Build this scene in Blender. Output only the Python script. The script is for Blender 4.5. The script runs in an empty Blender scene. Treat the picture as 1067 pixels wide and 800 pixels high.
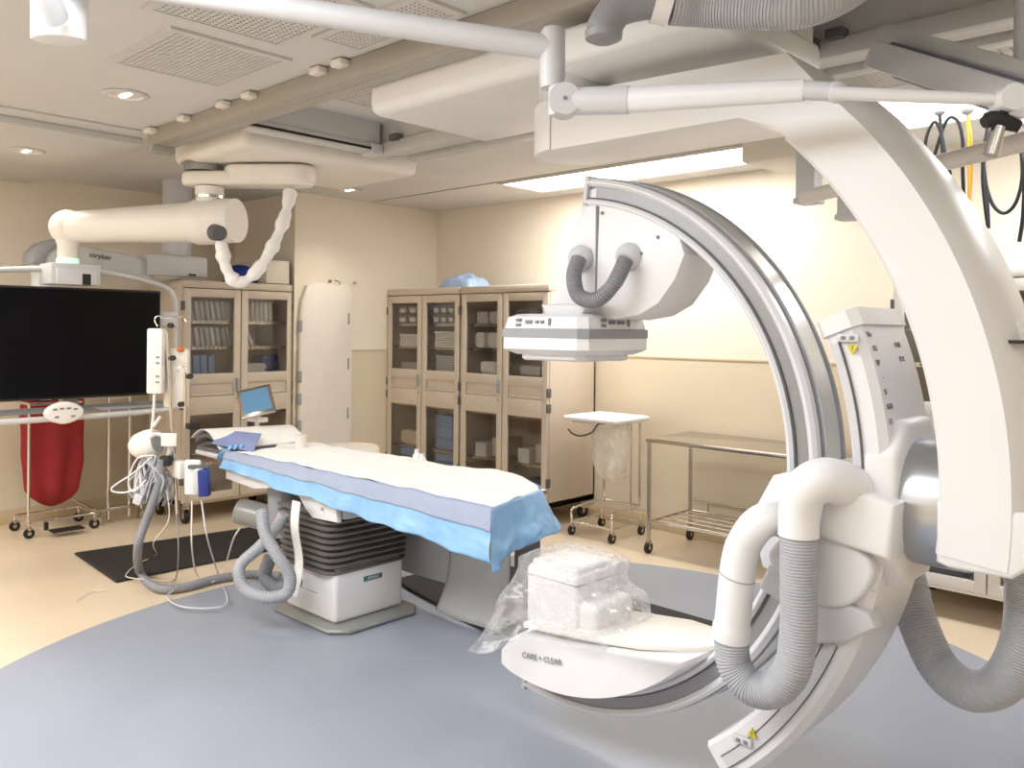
import bpy, bmesh, math, random
from mathutils import Vector, Matrix, noise
rnd = random.Random(7)
PI = math.pi
scene = bpy.context.scene
COL = scene.collection
# ------------------------------------------------------------------ survey of the room (camera at 1.55 m)
FPX, CX, HY, ROLL, EYE = 880.0, 533.5, 342.0, 0.01, 1.55
RV = Vector((.7274, .6861, 0)); FV = Vector((-.6861, .7274, 0)); UV = Vector((0, 0, 1))
CAM = Vector((0, 0, EYE))
def at(px, py, x=None, y=None, z=None, d=None):
    dx = px - CX; dy = py - HY; a = dx + ROLL*dy; b = dy - ROLL*dx
    v = RV*a + FV*FPX - UV*b
    if x is not None: t = x/v.x
    elif y is not None: t = y/v.y
    elif z is not None: t = (z-EYE)/v.z
    else: t = d/FPX
    return CAM + v*t
# ------------------------------------------------------------------ materials
def lin(c):
    c = c/255.0
    return c/12.92 if c <= .04045 else ((c+.055)/1.055)**2.4
def rgb(c): return (lin(c[0]), lin(c[1]), lin(c[2]), 1)
def mat(name, c, rough=.45, metal=0.0, var=.04, scale=8.0, bump=0.0, coat=0.0, alpha=None, spec=.5):
    m = bpy.data.materials.new(name); m.use_nodes = True
    nt = m.node_tree; b = nt.nodes['Principled BSDF']
    tc = nt.nodes.new('ShaderNodeTexCoord'); n = nt.nodes.new('ShaderNodeTexNoise')
    n.inputs['Scale'].default_value = scale; n.inputs['Detail'].default_value = 3
    nt.links.new(tc.outputs['Object'], n.inputs['Vector'])
    r = nt.nodes.new('ShaderNodeValToRGB'); k = rgb(c)
    r.color_ramp.elements[0].color = tuple(max(0, v*(1-var)) for v in k[:3])+(1,)
    r.color_ramp.elements[1].color = tuple(min(1, v*(1+var)) for v in k[:3])+(1,)
    r.color_ramp.elements[0].position = .3; r.color_ramp.elements[1].position = .7
    nt.links.new(n.outputs['Fac'], r.inputs['Fac']); nt.links.new(r.outputs['Color'], b.inputs['Base Color'])
    b.inputs['Roughness'].default_value = rough; b.inputs['Metallic'].default_value = metal
    b.inputs['Specular IOR Level'].default_value = spec
    if coat: b.inputs['Coat Weight'].default_value = coat
    if bump:
        bp = nt.nodes.new('ShaderNodeBump'); bp.inputs['Strength'].default_value = bump; bp.inputs['Distance'].default_value = .01
        nt.links.new(n.outputs['Fac'], bp.inputs['Height']); nt.links.new(bp.outputs['Normal'], b.inputs['Normal'])
    return m
def clear(name, c, tr, rough=.1, gloss=.08, base=None, basew=0.0, vary=.55):
    m = bpy.data.materials.new(name); m.use_nodes = True
    nt = m.node_tree; nt.nodes.remove(nt.nodes['Principled BSDF']); out = nt.nodes['Material Output']
    t = nt.nodes.new('ShaderNodeBsdfTransparent'); t.inputs['Color'].default_value = (tr[0], tr[1], tr[2], 1)
    g = nt.nodes.new('ShaderNodeBsdfGlossy'); g.inputs['Roughness'].default_value = rough; g.inputs['Color'].default_value = (1, 1, 1, 1)
    lw = nt.nodes.new('ShaderNodeLayerWeight'); lw.inputs['Blend'].default_value = .3
    pw = nt.nodes.new('ShaderNodeMath'); pw.operation = 'POWER'; pw.inputs[1].default_value = 4; nt.links.new(lw.outputs['Facing'], pw.inputs[0])
    ad = nt.nodes.new('ShaderNodeMath'); ad.operation = 'MULTIPLY_ADD'; ad.inputs[1].default_value = .5; ad.inputs[2].default_value = gloss*.5; nt.links.new(pw.outputs[0], ad.inputs[0])
    mx = nt.nodes.new('ShaderNodeMixShader'); nt.links.new(ad.outputs[0], mx.inputs['Fac'])
    last = t
    if basew:
        d = nt.nodes.new('ShaderNodeBsdfDiffuse'); d.inputs['Color'].default_value = rgb(base)
        tl = nt.nodes.new('ShaderNodeBsdfTranslucent'); tl.inputs['Color'].default_value = rgb(base)
        a = nt.nodes.new('ShaderNodeMixShader'); a.inputs['Fac'].default_value = .5
        nt.links.new(d.outputs[0], a.inputs[1]); nt.links.new(tl.outputs[0], a.inputs[2])
        no = nt.nodes.new('ShaderNodeTexNoise'); no.inputs['Scale'].default_value = 9; no.inputs['Detail'].default_value = 4
        mr = nt.nodes.new('ShaderNodeMapRange'); mr.inputs['From Min'].default_value = .35; mr.inputs['From Max'].default_value = .7
        mr.inputs['To Min'].default_value = basew*(1-vary); mr.inputs['To Max'].default_value = min(1, basew*(1+vary))
        nt.links.new(no.outputs['Fac'], mr.inputs['Value'])
        m2 = nt.nodes.new('ShaderNodeMixShader'); nt.links.new(mr.outputs[0], m2.inputs['Fac'])
        nt.links.new(t.outputs[0], m2.inputs[1]); nt.links.new(a.outputs[0], m2.inputs[2]); last = m2
    nt.links.new(last.outputs[0], mx.inputs[1]); nt.links.new(g.outputs[0], mx.inputs[2])
    nt.links.new(mx.outputs[0], out.inputs['Surface'])
    return m
def glow(name, c, s):
    m = bpy.data.materials.new(name); m.use_nodes = True
    b = m.node_tree.nodes['Principled BSDF']; b.inputs['Base Color'].default_value = rgb(c)
    b.inputs['Emission Color'].default_value = rgb(c); b.inputs['Emission Strength'].default_value = s
    return m
M = {
 'white': mat('white_enamel', (226,225,228), .32, var=.015, scale=3),
 'white2': mat('white_shell', (232,230,230), .38, var=.015, scale=3),
 'warmwhite': mat('warm_white_plastic', (232,226,218), .4, var=.02),
 'offwhite': mat('off_white_plastic', (222,214,200), .45, var=.03),
 'panel': mat('light_grey_panel', (205,205,208), .4, var=.02),
 'grey': mat('mid_grey_plastic', (150,151,156), .45, var=.03),
 'track': mat('grey_track', (148,148,150), .35, .35, var=.03),
 'skin': mat('pale_grey_rim', (205,206,205), .22, .25, var=.02),
 'slate': mat('slate_gap', (112,114,132), .5),
 'dgrey': mat('dark_grey_plastic', (92,92,94), .5, var=.05),
 'black': mat('black_rubber', (24,23,24), .55, var=.1),
 'mat': mat('black_floor_mat', (38,36,36), .75, var=.12, scale=40),
 'steel': mat('brushed_steel', (196,190,182), .22, 1.0, var=.05),
 'chrome': mat('chrome', (225,222,218), .12, 1.0, var=.03),
 'drum': mat('satin_steel', (190,192,196), .3, 1.0, var=.05),
 'hose': mat('grey_corrugated_hose', (176,177,182), .42, var=.03),
 'dhose': mat('dark_grey_hose', (140,140,145), .45, var=.04),
 'beigecab': mat('beige_cabinet_paint', (204,190,174), .42, var=.02),
 'cabin': mat('cabinet_interior', (214,200,182), .6, var=.04),
 'blue': mat('blue_film_drape', (140,186,228), .35, var=.06, scale=14, bump=.25),
 'paleblue': mat('pale_blue_drape_top', (158,168,192), .5, var=.04, scale=14, bump=.2),
 'sheet': mat('white_absorbent_sheet', (240,237,234), .75, var=.02, scale=20, bump=.15),
 'linen': mat('blue_folded_cloth', (136,146,190), .7, var=.05),
 'red': mat('red_hamper_cloth', (140,28,32), .8, var=.12, scale=10, bump=.2),
 'navy': mat('navy_blue_plastic', (34,50,128), .4, var=.08),
 'rblue': mat('royal_blue_cloth', (20,46,140), .7, var=.08),
 'pad': mat('grey_mattress_pad', (112,110,112), .6, var=.05),
 'bellow': mat('dark_taupe_bellows', (118,113,107), .5, var=.06),
 'basep': mat('grey_base_plate', (150,150,146), .3, .2, var=.03),
 'lead': mat('grey_lead_vinyl', (188,188,190), .5, var=.04, scale=6),
 'rail': mat('taupe_ceiling_rail', (166,160,150), .45, var=.02),
 'alu': mat('aluminium_rail', (206,205,204), .4, .15, var=.03),
 'screen': mat('black_screen', (9,9,12), .3, var=.1, spec=.12),
 'ink': mat('dark_ink', (70,70,76), .6, var=.1),
 'seamline': mat('soft_seam', (176,176,180), .5),
 'hookcable': mat('black_cable', (26,28,36), .5),
 'lightink': mat('grey_ink', (130,130,134), .6, var=.1),
 'yellow': mat('yellow_sticker', (214,196,60), .5, var=.05),
 'orange': mat('orange_cap', (214,110,60), .5, var=.05),
 'ycable': mat('yellow_cable', (214,160,50), .5, var=.05),
 'teal': mat('teal_nameplate', (70,108,114), .4, var=.05),
 'paper': mat('white_paper', (236,234,230), .8, var=.03, scale=30),
 'greyp': mat('grey_packaging', (206,204,202), .7, var=.06, scale=20),
 'bluep': mat('blue_wrap', (140,162,200), .7, var=.08, scale=14, bump=.2),
 'lblue': mat('light_blue_wrap', (164,188,222), .5, var=.12, scale=10, bump=.3),
 'rose': mat('rose_label', (196,128,120), .6, var=.06),
 'pink': mat('magenta_label', (214,60,120), .6, var=.05),
 'vent': mat('vent_metal', (206,203,200), .5, var=.02),
 'vdark': mat('vent_slot', (128,126,126), .7, var=.05),
 'lightblue_screen': glow('tablet_screen', (84,124,156), .5),
 'green': glow('status_light', (190,240,205), 1.0),
 'lamp': glow('lamp_diffuser', (255,248,238), 9),
 'lamp2': glow('soft_lamp_diffuser', (255,250,244), 6),
 'dl': glow('downlight_bulb', (255,236,205), 9),
 'glass': clear('cabinet_glass', None, (.86, .85, .84), .05),
 'bag': clear('clear_plastic_bag', None, (.95, .95, .96), .12, base=(248,248,248), basew=.26),
 'binbag': clear('frosted_bin_bag', None, (.93, .92, .9), .2, base=(250,246,240), basew=.5, vary=.15),
 'bin': clear('clear_bin', None, (.85, .84, .84), .1, base=(215,212,212), basew=.5),
}
# ------------------------------------------------------------------ mesh builder
class B:
    def __init__(s): s.bm = bmesh.new()
    def _add(s, tb):
        me = bpy.data.meshes.new('t'); tb.to_mesh(me); tb.free(); s.bm.from_mesh(me); bpy.data.meshes.remove(me); return s
    def box(s, x0, x1, y0, y1, z0, z1, bev=0.0, seg=2, m=None):
        tb = bmesh.new(); bmesh.ops.create_cube(tb, size=1)
        bmesh.ops.transform(tb, matrix=Matrix.Translation(((x0+x1)/2, (y0+y1)/2, (z0+z1)/2)) @ Matrix.Diagonal((abs(x1-x0), abs(y1-y0), abs(z1-z0), 1)), verts=tb.verts)
        if bev: bmesh.ops.bevel(tb, geom=tb.edges[:], offset=bev, segments=seg, profile=.5, affect='EDGES')
        if m is not None: bmesh.ops.transform(tb, matrix=m, verts=tb.verts)
        return s._add(tb)
    def prism(s, poly, axis, a0, a1, bev=0.0, seg=2, m=None):
        """poly in the two remaining axes: 'x'->(y,z) 'y'->(x,z) 'z'->(x,y)"""
        tb = bmesh.new()
        def p(u, v, w): return {'x': (w, u, v), 'y': (u, w, v), 'z': (u, v, w)}[axis]
        lo = [tb.verts.new(p(u, v, a0)) for u, v in poly]; hi = [tb.verts.new(p(u, v, a1)) for u, v in poly]
        n = len(poly); f1 = tb.faces.new(lo); f2 = tb.faces.new(hi[::-1]); caps = list(f1.edges)+list(f2.edges)
        for i in range(n): tb.faces.new((lo[i], hi[i], hi[(i+1) % n], lo[(i+1) % n]))
        bmesh.ops.recalc_face_normals(tb, faces=tb.faces)
        if bev: bmesh.ops.bevel(tb, geom=caps, offset=bev, segments=seg, profile=.5, affect='EDGES')
        if m is not None: bmesh.ops.transform(tb, matrix=m, verts=tb.verts)
        return s._add(tb)
    def rings(s, rings, closed_ring=True, cap=True, loop=False):
        bm = s.bm; vs = [[bm.verts.new(p) for p in r] for r in rings]
        k = len(rings[0]); n = len(rings)
        for i in range(n if loop else n-1):
            a, b = vs[i], vs[(i+1) % n]
            for j in range(k if closed_ring else k-1):
                bm.faces.new((a[j], a[(j+1) % k], b[(j+1) % k], b[j]))
        if cap and not loop and closed_ring:
            bm.faces.new(vs[0][::-1]); bm.faces.new(vs[-1])
        return s
    def tube(s, pts, r, seg=10, n=None, cap=True, smooth=True, radf=None, flat=None):
        pts = [Vector(p) for p in pts]
        if smooth and len(pts) > 2: pts = spline(pts, n or 6*len(pts))
        elif n and len(pts) == 2: pts = [pts[0].lerp(pts[1], i/n) for i in range(n+1)]
        T = [(pts[min(i+1, len(pts)-1)]-pts[max(i-1, 0)]).normalized() for i in range(len(pts))]
        ref = Vector((0, 0, 1)) if abs(T[0].z) < .9 else Vector((1, 0, 0))
        u = (ref - T[0]*ref.dot(T[0])).normalized(); out = []; L = 0
        for i, p in enumerate(pts):
            u = (u - T[i]*u.dot(T[i])).normalized(); v = T[i].cross(u)
            if i: L += (p-pts[i-1]).length
            rr = (radf(L, i/(len(pts)-1)) if radf else r)
            fl = flat or 1.0
            out.append([p + (u*math.cos(2*PI*j/seg) + v*math.sin(2*PI*j/seg)*fl)*rr for j in range(seg)])
        return s.rings(out, cap=cap)
    def cyl(s, p0, p1, r0, r1=None, seg=20, n=1):
        r1 = r0 if r1 is None else r1
        return s.tube([p0, p1], r0, seg, n=n, smooth=False, radf=lambda L, t: r0+(r1-r0)*t)
    def hose(s, pts, r, pitch=.012, amp=.0035, seg=18):
        pts = spline([Vector(p) for p in pts], 240); L = sum((pts[i+1]-pts[i]).length for i in range(len(pts)-1))
        m = int(L/pitch*4); q = resample(pts, m)
        return s.tube(q, r, seg, smooth=False, radf=lambda l, t: r + amp*(1 if (l/pitch) % 1 < .55 else -1))
    def lathe(s, prof, c=(0, 0, 0), axis=(0, 0, 1), seg=24, cap=True):
        a = Vector(axis).normalized(); ref = Vector((0, 0, 1)) if abs(a.z) < .9 else Vector((1, 0, 0))
        u = (ref-a*ref.dot(a)).normalized(); v = a.cross(u); c = Vector(c)
        return s.rings([[c + a*h + (u*math.cos(2*PI*j/seg)+v*math.sin(2*PI*j/seg))*max(r, 1e-4) for j in range(seg)] for r, h in prof], cap=cap)
    def arc(s, prof, a0, a1, n=64, c=None):
        """closed profile [(r,y)] swept round the C-arm axis (parallel to y) from a0 to a1 degrees"""
        cx, cz = c or (ISO.x, ISO.z); R = []
        for i in range(n+1):
            a = math.radians(a0+(a1-a0)*i/n)
            R.append([(cx+r*math.cos(a), y, cz+r*math.sin(a)) for r, y in prof])
        s.rings(R); bmesh.ops.recalc_face_normals(s.bm, faces=s.bm.faces); return s
    def sphere(s, c, r, sc=(1, 1, 1), seg=16):
        tb = bmesh.new(); bmesh.ops.create_uvsphere(tb, u_segments=seg, v_segments=max(6, seg*2//3), radius=r)
        bmesh.ops.transform(tb, matrix=Matrix.Translation(c) @ Matrix.Diagonal((*sc, 1)), verts=tb.verts)
        return s._add(tb)
    def grid(s, f, nu, nv):
        bm = s.bm; g = [[bm.verts.new(f(i/nu, j/nv)) for j in range(nv+1)] for i in range(nu+1)]
        for i in range(nu):
            for j in range(nv): bm.faces.new((g[i][j], g[i+1][j], g[i+1][j+1], g[i][j+1]))
        return s
    def xf(s, m): bmesh.ops.transform(s.bm, matrix=m, verts=s.bm.verts); return s
def spline(pts, n):
    P = [pts[0]*2-pts[1]] + list(pts) + [pts[-1]*2-pts[-2]]; out = []; k = len(pts)-1
    for i in range(n+1):
        t = i/n*k; j = min(int(t), k-1); t -= j
        a, b, c, d = P[j], P[j+1], P[j+2], P[j+3]
        out.append(.5*((2*b)+(c-a)*t+(2*a-5*b+4*c-d)*t*t+(3*b-a-3*c+d)*t**3))
    return out
def resample(pts, m):
    L = [0]
    for i in range(len(pts)-1): L.append(L[-1]+(pts[i+1]-pts[i]).length)
    out = []; j = 0
    for i in range(m+1):
        l = L[-1]*i/m
        while j < len(L)-2 and L[j+1] < l: j += 1
        d = L[j+1]-L[j]; out.append(pts[j].lerp(pts[j+1], (l-L[j])/d if d else 0))
    return out
def arcpoly(r, a0, a1, n, c=(0, 0)):
    return [(c[0]+r*math.cos(math.radians(a0+(a1-a0)*i/n)), c[1]+r*math.sin(math.radians(a0+(a1-a0)*i/n))) for i in range(n+1)]
# ------------------------------------------------------------------ objects
def rootpos(o):
    v = Vector((0, 0, 0))
    while o: v += o.location; o = o.parent
    return v
def obj(name, b, m, parent=None, sharp=38, label=None, thick=0.0):
    """one mesh object from builder b (built in world space, or in the parent's space for rotated things)"""
    bm = b.bm
    if parent is not None and not parent.get('_local'):
        root = parent
        while root.parent: root = root.parent
        if not root.get('_local'): bmesh.ops.translate(bm, vec=-rootpos(parent), verts=bm.verts)
    bmesh.ops.recalc_face_normals(bm, faces=bm.faces) if thick == 0 else None
    me = bpy.data.meshes.new(name); bm.to_mesh(me); bm.free()
    for p in me.polygons: p.use_smooth = True
    me.set_sharp_from_angle(angle=math.radians(sharp))
    for mm in (m if isinstance(m, (list, tuple)) else [m]): me.materials.append(mm)
    o = bpy.data.objects.new(name, me); COL.objects.link(o)
    if parent is not None: o.parent = parent
    if thick:
        md = o.modifiers.new('thickness', 'SOLIDIFY'); md.thickness = thick; md.offset = 0
    if label: o['label'] = label
    return o
def tag(o, label, cat, group=None):
    o['label'] = label; o['category'] = cat
    if group: o['group'] = group
    return o
def thing(name, label, cat, loc=(0, 0, 0), rz=0.0, group=None, local=False):
    o = bpy.data.objects.new(name, None); COL.objects.link(o); o.location = loc; o.rotation_euler = (0, 0, rz)
    o.empty_display_size = .1
    tag(o, label, cat, group)
    if local: o['_local'] = 1
    return o
def struct(name, b, m, parent=None, **k):
    o = obj(name, b, m, parent, **k)
    if parent is None: o['kind'] = 'structure'
    return o
def text(name, s, size, org, right, up, m, parent, depth=.0008):
    cu = bpy.data.curves.new('txt', 'FONT'); cu.body = s; cu.size = size; cu.align_x = 'CENTER'; cu.align_y = 'CENTER'; cu.extrude = depth
    t = bpy.data.objects.new('txt', cu); COL.objects.link(t); bpy.context.view_layer.update()
    me = bpy.data.meshes.new_from_object(t.evaluated_get(bpy.context.evaluated_depsgraph_get()))
    bpy.data.objects.remove(t); b = B(); b.bm.from_mesh(me); bpy.data.meshes.remove(me)
    r = Vector(right).normalized(); u = Vector(up); u = (u-r*u.dot(r)).normalized(); n = r.cross(u)
    mm = Matrix.Identity(4)
    for i in range(3): mm[i][0] = r[i]; mm[i][1] = u[i]; mm[i][2] = n[i]; mm[i][3] = Vector(org)[i]
    b.xf(mm); return obj(name, b, m, parent)
def basis(org, right, up):
    r = Vector(right).normalized(); u = Vector(up); u = (u-r*u.dot(r)).normalized(); n = r.cross(u); mm = Matrix.Identity(4)
    for i in range(3): mm[i][0] = r[i]; mm[i][1] = u[i]; mm[i][2] = n[i]; mm[i][3] = Vector(org)[i]
    return mm
ISO = Vector((-2.017, 2.485, 1.127))
ZC = 2.69
# ================================================================== SETTING
def floor_mat():
    m = bpy.data.materials.new('vinyl_floor'); m.use_nodes = True; nt = m.node_tree; b = nt.nodes['Principled BSDF']
    tc = nt.nodes.new('ShaderNodeTexCoord'); sub = nt.nodes.new('ShaderNodeVectorMath'); sub.operation = 'DISTANCE'
    sub.inputs[1].default_value = (-2.354, 2.513, 0); nt.links.new(tc.outputs['Object'], sub.inputs[0])
    lt = nt.nodes.new('ShaderNodeMath'); lt.operation = 'LESS_THAN'; lt.inputs[1].default_value = 2.32; nt.links.new(sub.outputs['Value'], lt.inputs[0])
    n = nt.nodes.new('ShaderNodeTexNoise'); n.inputs['Scale'].default_value = 1.3; n.inputs['Detail'].default_value = 5; nt.links.new(tc.outputs['Object'], n.inputs['Vector'])
    def ramp(a, c):
        r = nt.nodes.new('ShaderNodeValToRGB'); r.color_ramp.elements[0].color = rgb(a); r.color_ramp.elements[1].color = rgb(c)
        r.color_ramp.elements[0].position = .35; r.color_ramp.elements[1].position = .65; nt.links.new(n.outputs['Fac'], r.inputs['Fac']); return r
    be = ramp((216,198,172), (222,204,178)); bl = ramp((150,155,166), (156,161,172))
    mx = nt.nodes.new('ShaderNodeMix'); mx.data_type = 'RGBA'; nt.links.new(lt.outputs[0], mx.inputs['Factor'])
    nt.links.new(be.outputs[0], mx.inputs['A']); nt.links.new(bl.outputs[0], mx.inputs['B']); nt.links.new(mx.outputs['Result'], b.inputs['Base Color'])
    b.inputs['Roughness'].default_value = .3; b.inputs['Specular IOR Level'].default_value = .4
    return m
def wall_mat():
    m = bpy.data.materials.new('two_tone_wall'); m.use_nodes = True; nt = m.node_tree; b = nt.nodes['Principled BSDF']
    tc = nt.nodes.new('ShaderNodeTexCoord'); sp = nt.nodes.new('ShaderNodeSeparateXYZ'); nt.links.new(tc.outputs['Object'], sp.inputs[0])
    gt = nt.nodes.new('ShaderNodeMath'); gt.operation = 'GREATER_THAN'; gt.inputs[1].default_value = 1.335; nt.links.new(sp.outputs['Z'], gt.inputs[0])
    n = nt.nodes.new('ShaderNodeTexNoise'); n.inputs['Scale'].default_value = 2.5; nt.links.new(tc.outputs['Object'], n.inputs['Vector'])
    mx = nt.nodes.new('ShaderNodeMix'); mx.data_type = 'RGBA'; nt.links.new(gt.outputs[0], mx.inputs['Factor'])
    mx.inputs['A'].default_value = rgb((218,204,180)); mx.inputs['B'].default_value = rgb((236,226,210))
    hs = nt.nodes.new('ShaderNodeMix'); hs.data_type = 'RGBA'; hs.blend_type = 'MULTIPLY'; hs.inputs['Factor'].default_value = .06
    nt.links.new(mx.outputs['Result'], hs.inputs['A']); nt.links.new(n.outputs['Fac'], hs.inputs['B'])
    nt.links.new(hs.outputs['Result'], b.inputs['Base Color']); b.inputs['Roughness'].default_value = .6
    return m
M['wall'] = wall_mat(); M['floor'] = floor_mat()
M['ceil'] = mat('ceiling_paint', (210,208,205), .8, var=.015, scale=3)
M['base'] = mat('baseboard_vinyl', (206,184,150), .45, var=.03)
X0, X1, Y0, Y1 = -7.3, 1.7, -1.6, 5.55
struct('floor', B().box(X0-.1, X1+.1, Y0-.1, Y1+.1, -.1, 0), M['floor'])
struct('wall_back', B().box(X0-.1, X1+.1, Y1, Y1+.1, 0, 2.95), M['wall'])
struct('wall_left', B().box(X0, -6.27, 3.96, Y1, 0, ZC), M['wall'])
struct('wall_alcove', B().box(X0-.1, X0, Y0-.1, Y1, 0, 2.95), M['wall'])
struct('wall_right', B().box(X1, X1+.1, Y0-.1, Y1, 0, 2.95), M['wall'])
struct('wall_front', B().box(X0, X1, Y0-.1, Y0, 0, 2.95), M['wall'])
bb = B().box(-6.27, X1, Y1-.012, Y1, 0, .11, .004); struct('baseboard_back', bb, M['base'])
struct('baseboard_left', B().box(-6.27, -6.258, 3.96, Y1-.02, 0, .11, .004), M['base'])
struct('baseboard_alcove', B().box(X0, X0+.012, Y0, 3.95, 0, .11, .004), M['base'])
struct('trim_1', B().box(-6.26, X1, Y1-.006, Y1, 1.33, 1.342), M['base'])
struct('trim_2', B().box(-6.27, -6.264, 3.96, Y1-.01, 1.33, 1.342), M['base'])
# ceiling with the long rail recess (x -4.2..1.7, y 2.25..3.62) and the lid of the recess
HX0, HY0, HY1 = -4.2, 2.25, 3.615
c = B().box(X0, X1, Y0, HY0, ZC, ZC+.06).box(X0, X1, HY1, Y1, ZC, ZC+.06).box(X0, HX0, HY0, HY1, ZC, ZC+.06)
c.box(HX0-.02, X1, HY0-.02, HY1+.02, ZC+.10, ZC+.14).box(HX0-.02, X1, HY0-.02, HY0, ZC+.05, ZC+.12).box(HX0-.02, X1, HY1, HY1+.02, ZC+.05, ZC+.12).box(HX0-.02, HX0, HY0, HY1, ZC+.05, ZC+.12)
struct('ceiling', c, M['ceil'])
# lowered strip of ceiling along the alcove wall
struct('trim_3', B().box(X0, -5.2, Y0, 2.2, ZC-.045, ZC, .008), M['ceil'])
struct('trim_4', B().box(-5.12, -4.98, Y0, 2.1, ZC-.012, ZC, .004), M['ceil'])
struct('trim_5', B().box(-6.2, 1.2, 4.70, 4.712, ZC-.006, ZC), M['rail'])
struct('trim_6', B().box(-6.27, -6.255, 3.94, 3.96, 0, ZC, .004), M['wall'])
# ---- ceiling vents (perforated square diffusers)
def vent(x0, x1, y0, y1, z, label, slots=18):
    t = thing('ceiling_vent', label, 'vent', ((x0+x1)/2, (y0+y1)/2, z), group='perforated ceiling vents')
    f = B().box(x0, x1, y0, y0+.03, z-.012, z).box(x0, x1, y1-.03, y1, z-.012, z).box(x0, x0+.03, y0+.03, y1-.03, z-.012, z).box(x1-.03, x1, y0+.03, y1-.03, z-.012, z)
    obj('vent_frame', f, M['vent'], t)
    obj('backing_plate', B().box(x0+.02, x1-.02, y0+.02, y1-.02, z-.002, z), M['vdark'], t)
    g = B(); n = slots; w = (x1-x0-.06)/n
    for i in range(n): g.box(x0+.03+i*w, x0+.03+i*w+w*.62, y0+.03, y1-.03, z-.008, z-.003)
    m = max(3, int(n*(y1-y0)/(x1-x0))); h = (y1-y0-.06)/m
    for i in range(m): g.box(x0+.03, x1-.03, y0+.03+i*h, y0+.03+i*h+h*.45, z-.009, z-.004)
    obj('perforated_grille', g, M['vent'], t)
vent(-3.78, -3.16, 1.44, 1.97, ZC, 'perforated white ceiling vent next to the round downlight, nearest the monitor', 24)
vent(-3.05, -2.42, 1.28, 1.84, ZC, 'perforated ceiling vent crossed by the white overhead arm tube', 24)
vent(-2.85, -2.22, 1.86, 2.10, ZC, 'narrow perforated ceiling vent tight against the taupe ceiling beam', 24)
vent(-3.85, -3.1, 2.42, 2.95, ZC+.098, 'perforated vent up inside the ceiling recess beside the big white carriage', 24)
vent(-1.05, .2, 3.63, 4.05, ZC, 'white perforated ceiling vent beyond the double rails at the right', 30)
vent(-1.75, -1.2, 3.72, 4.05, ZC, 'perforated ceiling vent beside the top of the curved suspension arm', 24)
vent(-1.3, .4, 2.7, 3.12, ZC+.098, 'long perforated vent inside the recess above the right-hand rails', 40)
# ---- recessed downlights
def downlight(p, label):
    t = thing('downlight', label, 'light', p, group='recessed downlights')
    obj('trim_ring', B().lathe([(.075, 0), (.105, 0), (.108, -.006), (.10, -.012), (.08, -.012), (.072, -.004)], p), M['vent'], t)
    obj('reflector', B().lathe([(.074, -.001), (.06, .0), (.045, -.0005), (.002, -.001)], p), M['chrome'], t)
    b = B()
    for k in range(3): b.sphere(Vector(p)+Vector((-.034+.034*k, -.0+.0*k, -.006)), .018, (1, 1, .45), 10)
    obj('bulb', b, M['dl'], t)
downlight((-4.267, 1.721, ZC), 'round downlight in the ceiling beside the perforated vents')
downlight((-5.9, 1.77, ZC-.045), 'round downlight in the lowered ceiling strip above the monitor')
downlight((-5.80, 4.169, ZC), 'round downlight in the ceiling above the tall white board')
# ---- recessed troffers by the back wall
def troffer(x0, x1, y0, y1, label, lampmat):
    t = thing('ceiling_light', label, 'light', ((x0+x1)/2, (y0+y1)/2, ZC), group='recessed ceiling light panels')
    obj('diffuser', B().box(x0+.03, x1-.03, y0+.03, y1-.03, ZC-.006, ZC-.001), lampmat, t)
    obj('light_frame', B().box(x0, x1, y0, y0+.03, ZC-.012, ZC).box(x0, x1, y1-.03, y1, ZC-.012, ZC).box(x0, x0+.03, y0+.03, y1-.03, ZC-.012, ZC).box(x1-.03, x1, y0+.03, y1-.03, ZC-.012, ZC), M['vent'], t)
troffer(-4.65, -2.5, 4.74, 5.28, 'long bright recessed ceiling light above the tall beige cabinets', M['lamp'])
troffer(-1.7, .2, 4.2, 4.95, 'bright recessed ceiling light above the hanging cables', M['lamp2'])
# ---- ceiling beam (taupe) and the double rails
t = thing('ceiling_beam', 'taupe ceiling beam with white caps running diagonally above the monitor arm', 'rail', (-2, 2.18, ZC))
obj('beam_body', B().box(-4.95, 1.69, 2.13, 2.2, 2.6, 2.688, .004).box(-4.95, 1.69, 2.2, 2.27, 2.6, 2.616, .003).box(-4.97, -4.90, 2.13, 2.27, 2.56, 2.688, .004), M['rail'], t)
for px, py in ((159, 141), (194, 127), (235, 110), (262, 99), (334, 70), (357, 61)):
    p = at(px, py, y=2.12); obj('mounting_cap', B().box(p.x-.04, p.x+.04, 2.08, 2.135, 2.655, 2.687, .01), M['warmwhite'], t)
t = thing('ceiling_rail', 'double aluminium ceiling rails running out of the dark recess at upper right', 'rail', (-1, 3.4, ZC))
for y0, z0 in ((3.18, 2.60), (3.30, 2.62), (3.42, 2.60)):
    obj('rail_profile', B().box(-4.15, 1.69, y0, y0+.075, z0, z0+.07, .006).box(-4.15, 1.69, y0+.025, y0+.05, z0+.07, ZC+.10), M['alu'], t)
for x in (-4.0, -1.35, 0.9): obj('rail_bracket', B().box(x, x+.07, 3.15, 3.53, 2.66, 2.70, .004), M['dgrey'], t)
t = thing('cross_rail', 'grey aluminium cross rail along the white boom carriage', 'rail', (-4.05, 2.9, ZC))
obj('rail_profile', B().box(-4.2, -4.1, 2.3, 3.17, 2.60, 2.66, .01).box(-4.19, -4.11, 2.3, 3.17, 2.66, ZC+.10), M['alu'], t)
obj('rail_slot', B().box(-4.1005, -4.098, 2.3, 3.17, 2.615, 2.63), M['black'], t)
obj('end_stop', B().box(-4.2, -4.08, 3.1, 3.18, 2.585, 2.655, .008), M['panel'], t)
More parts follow.
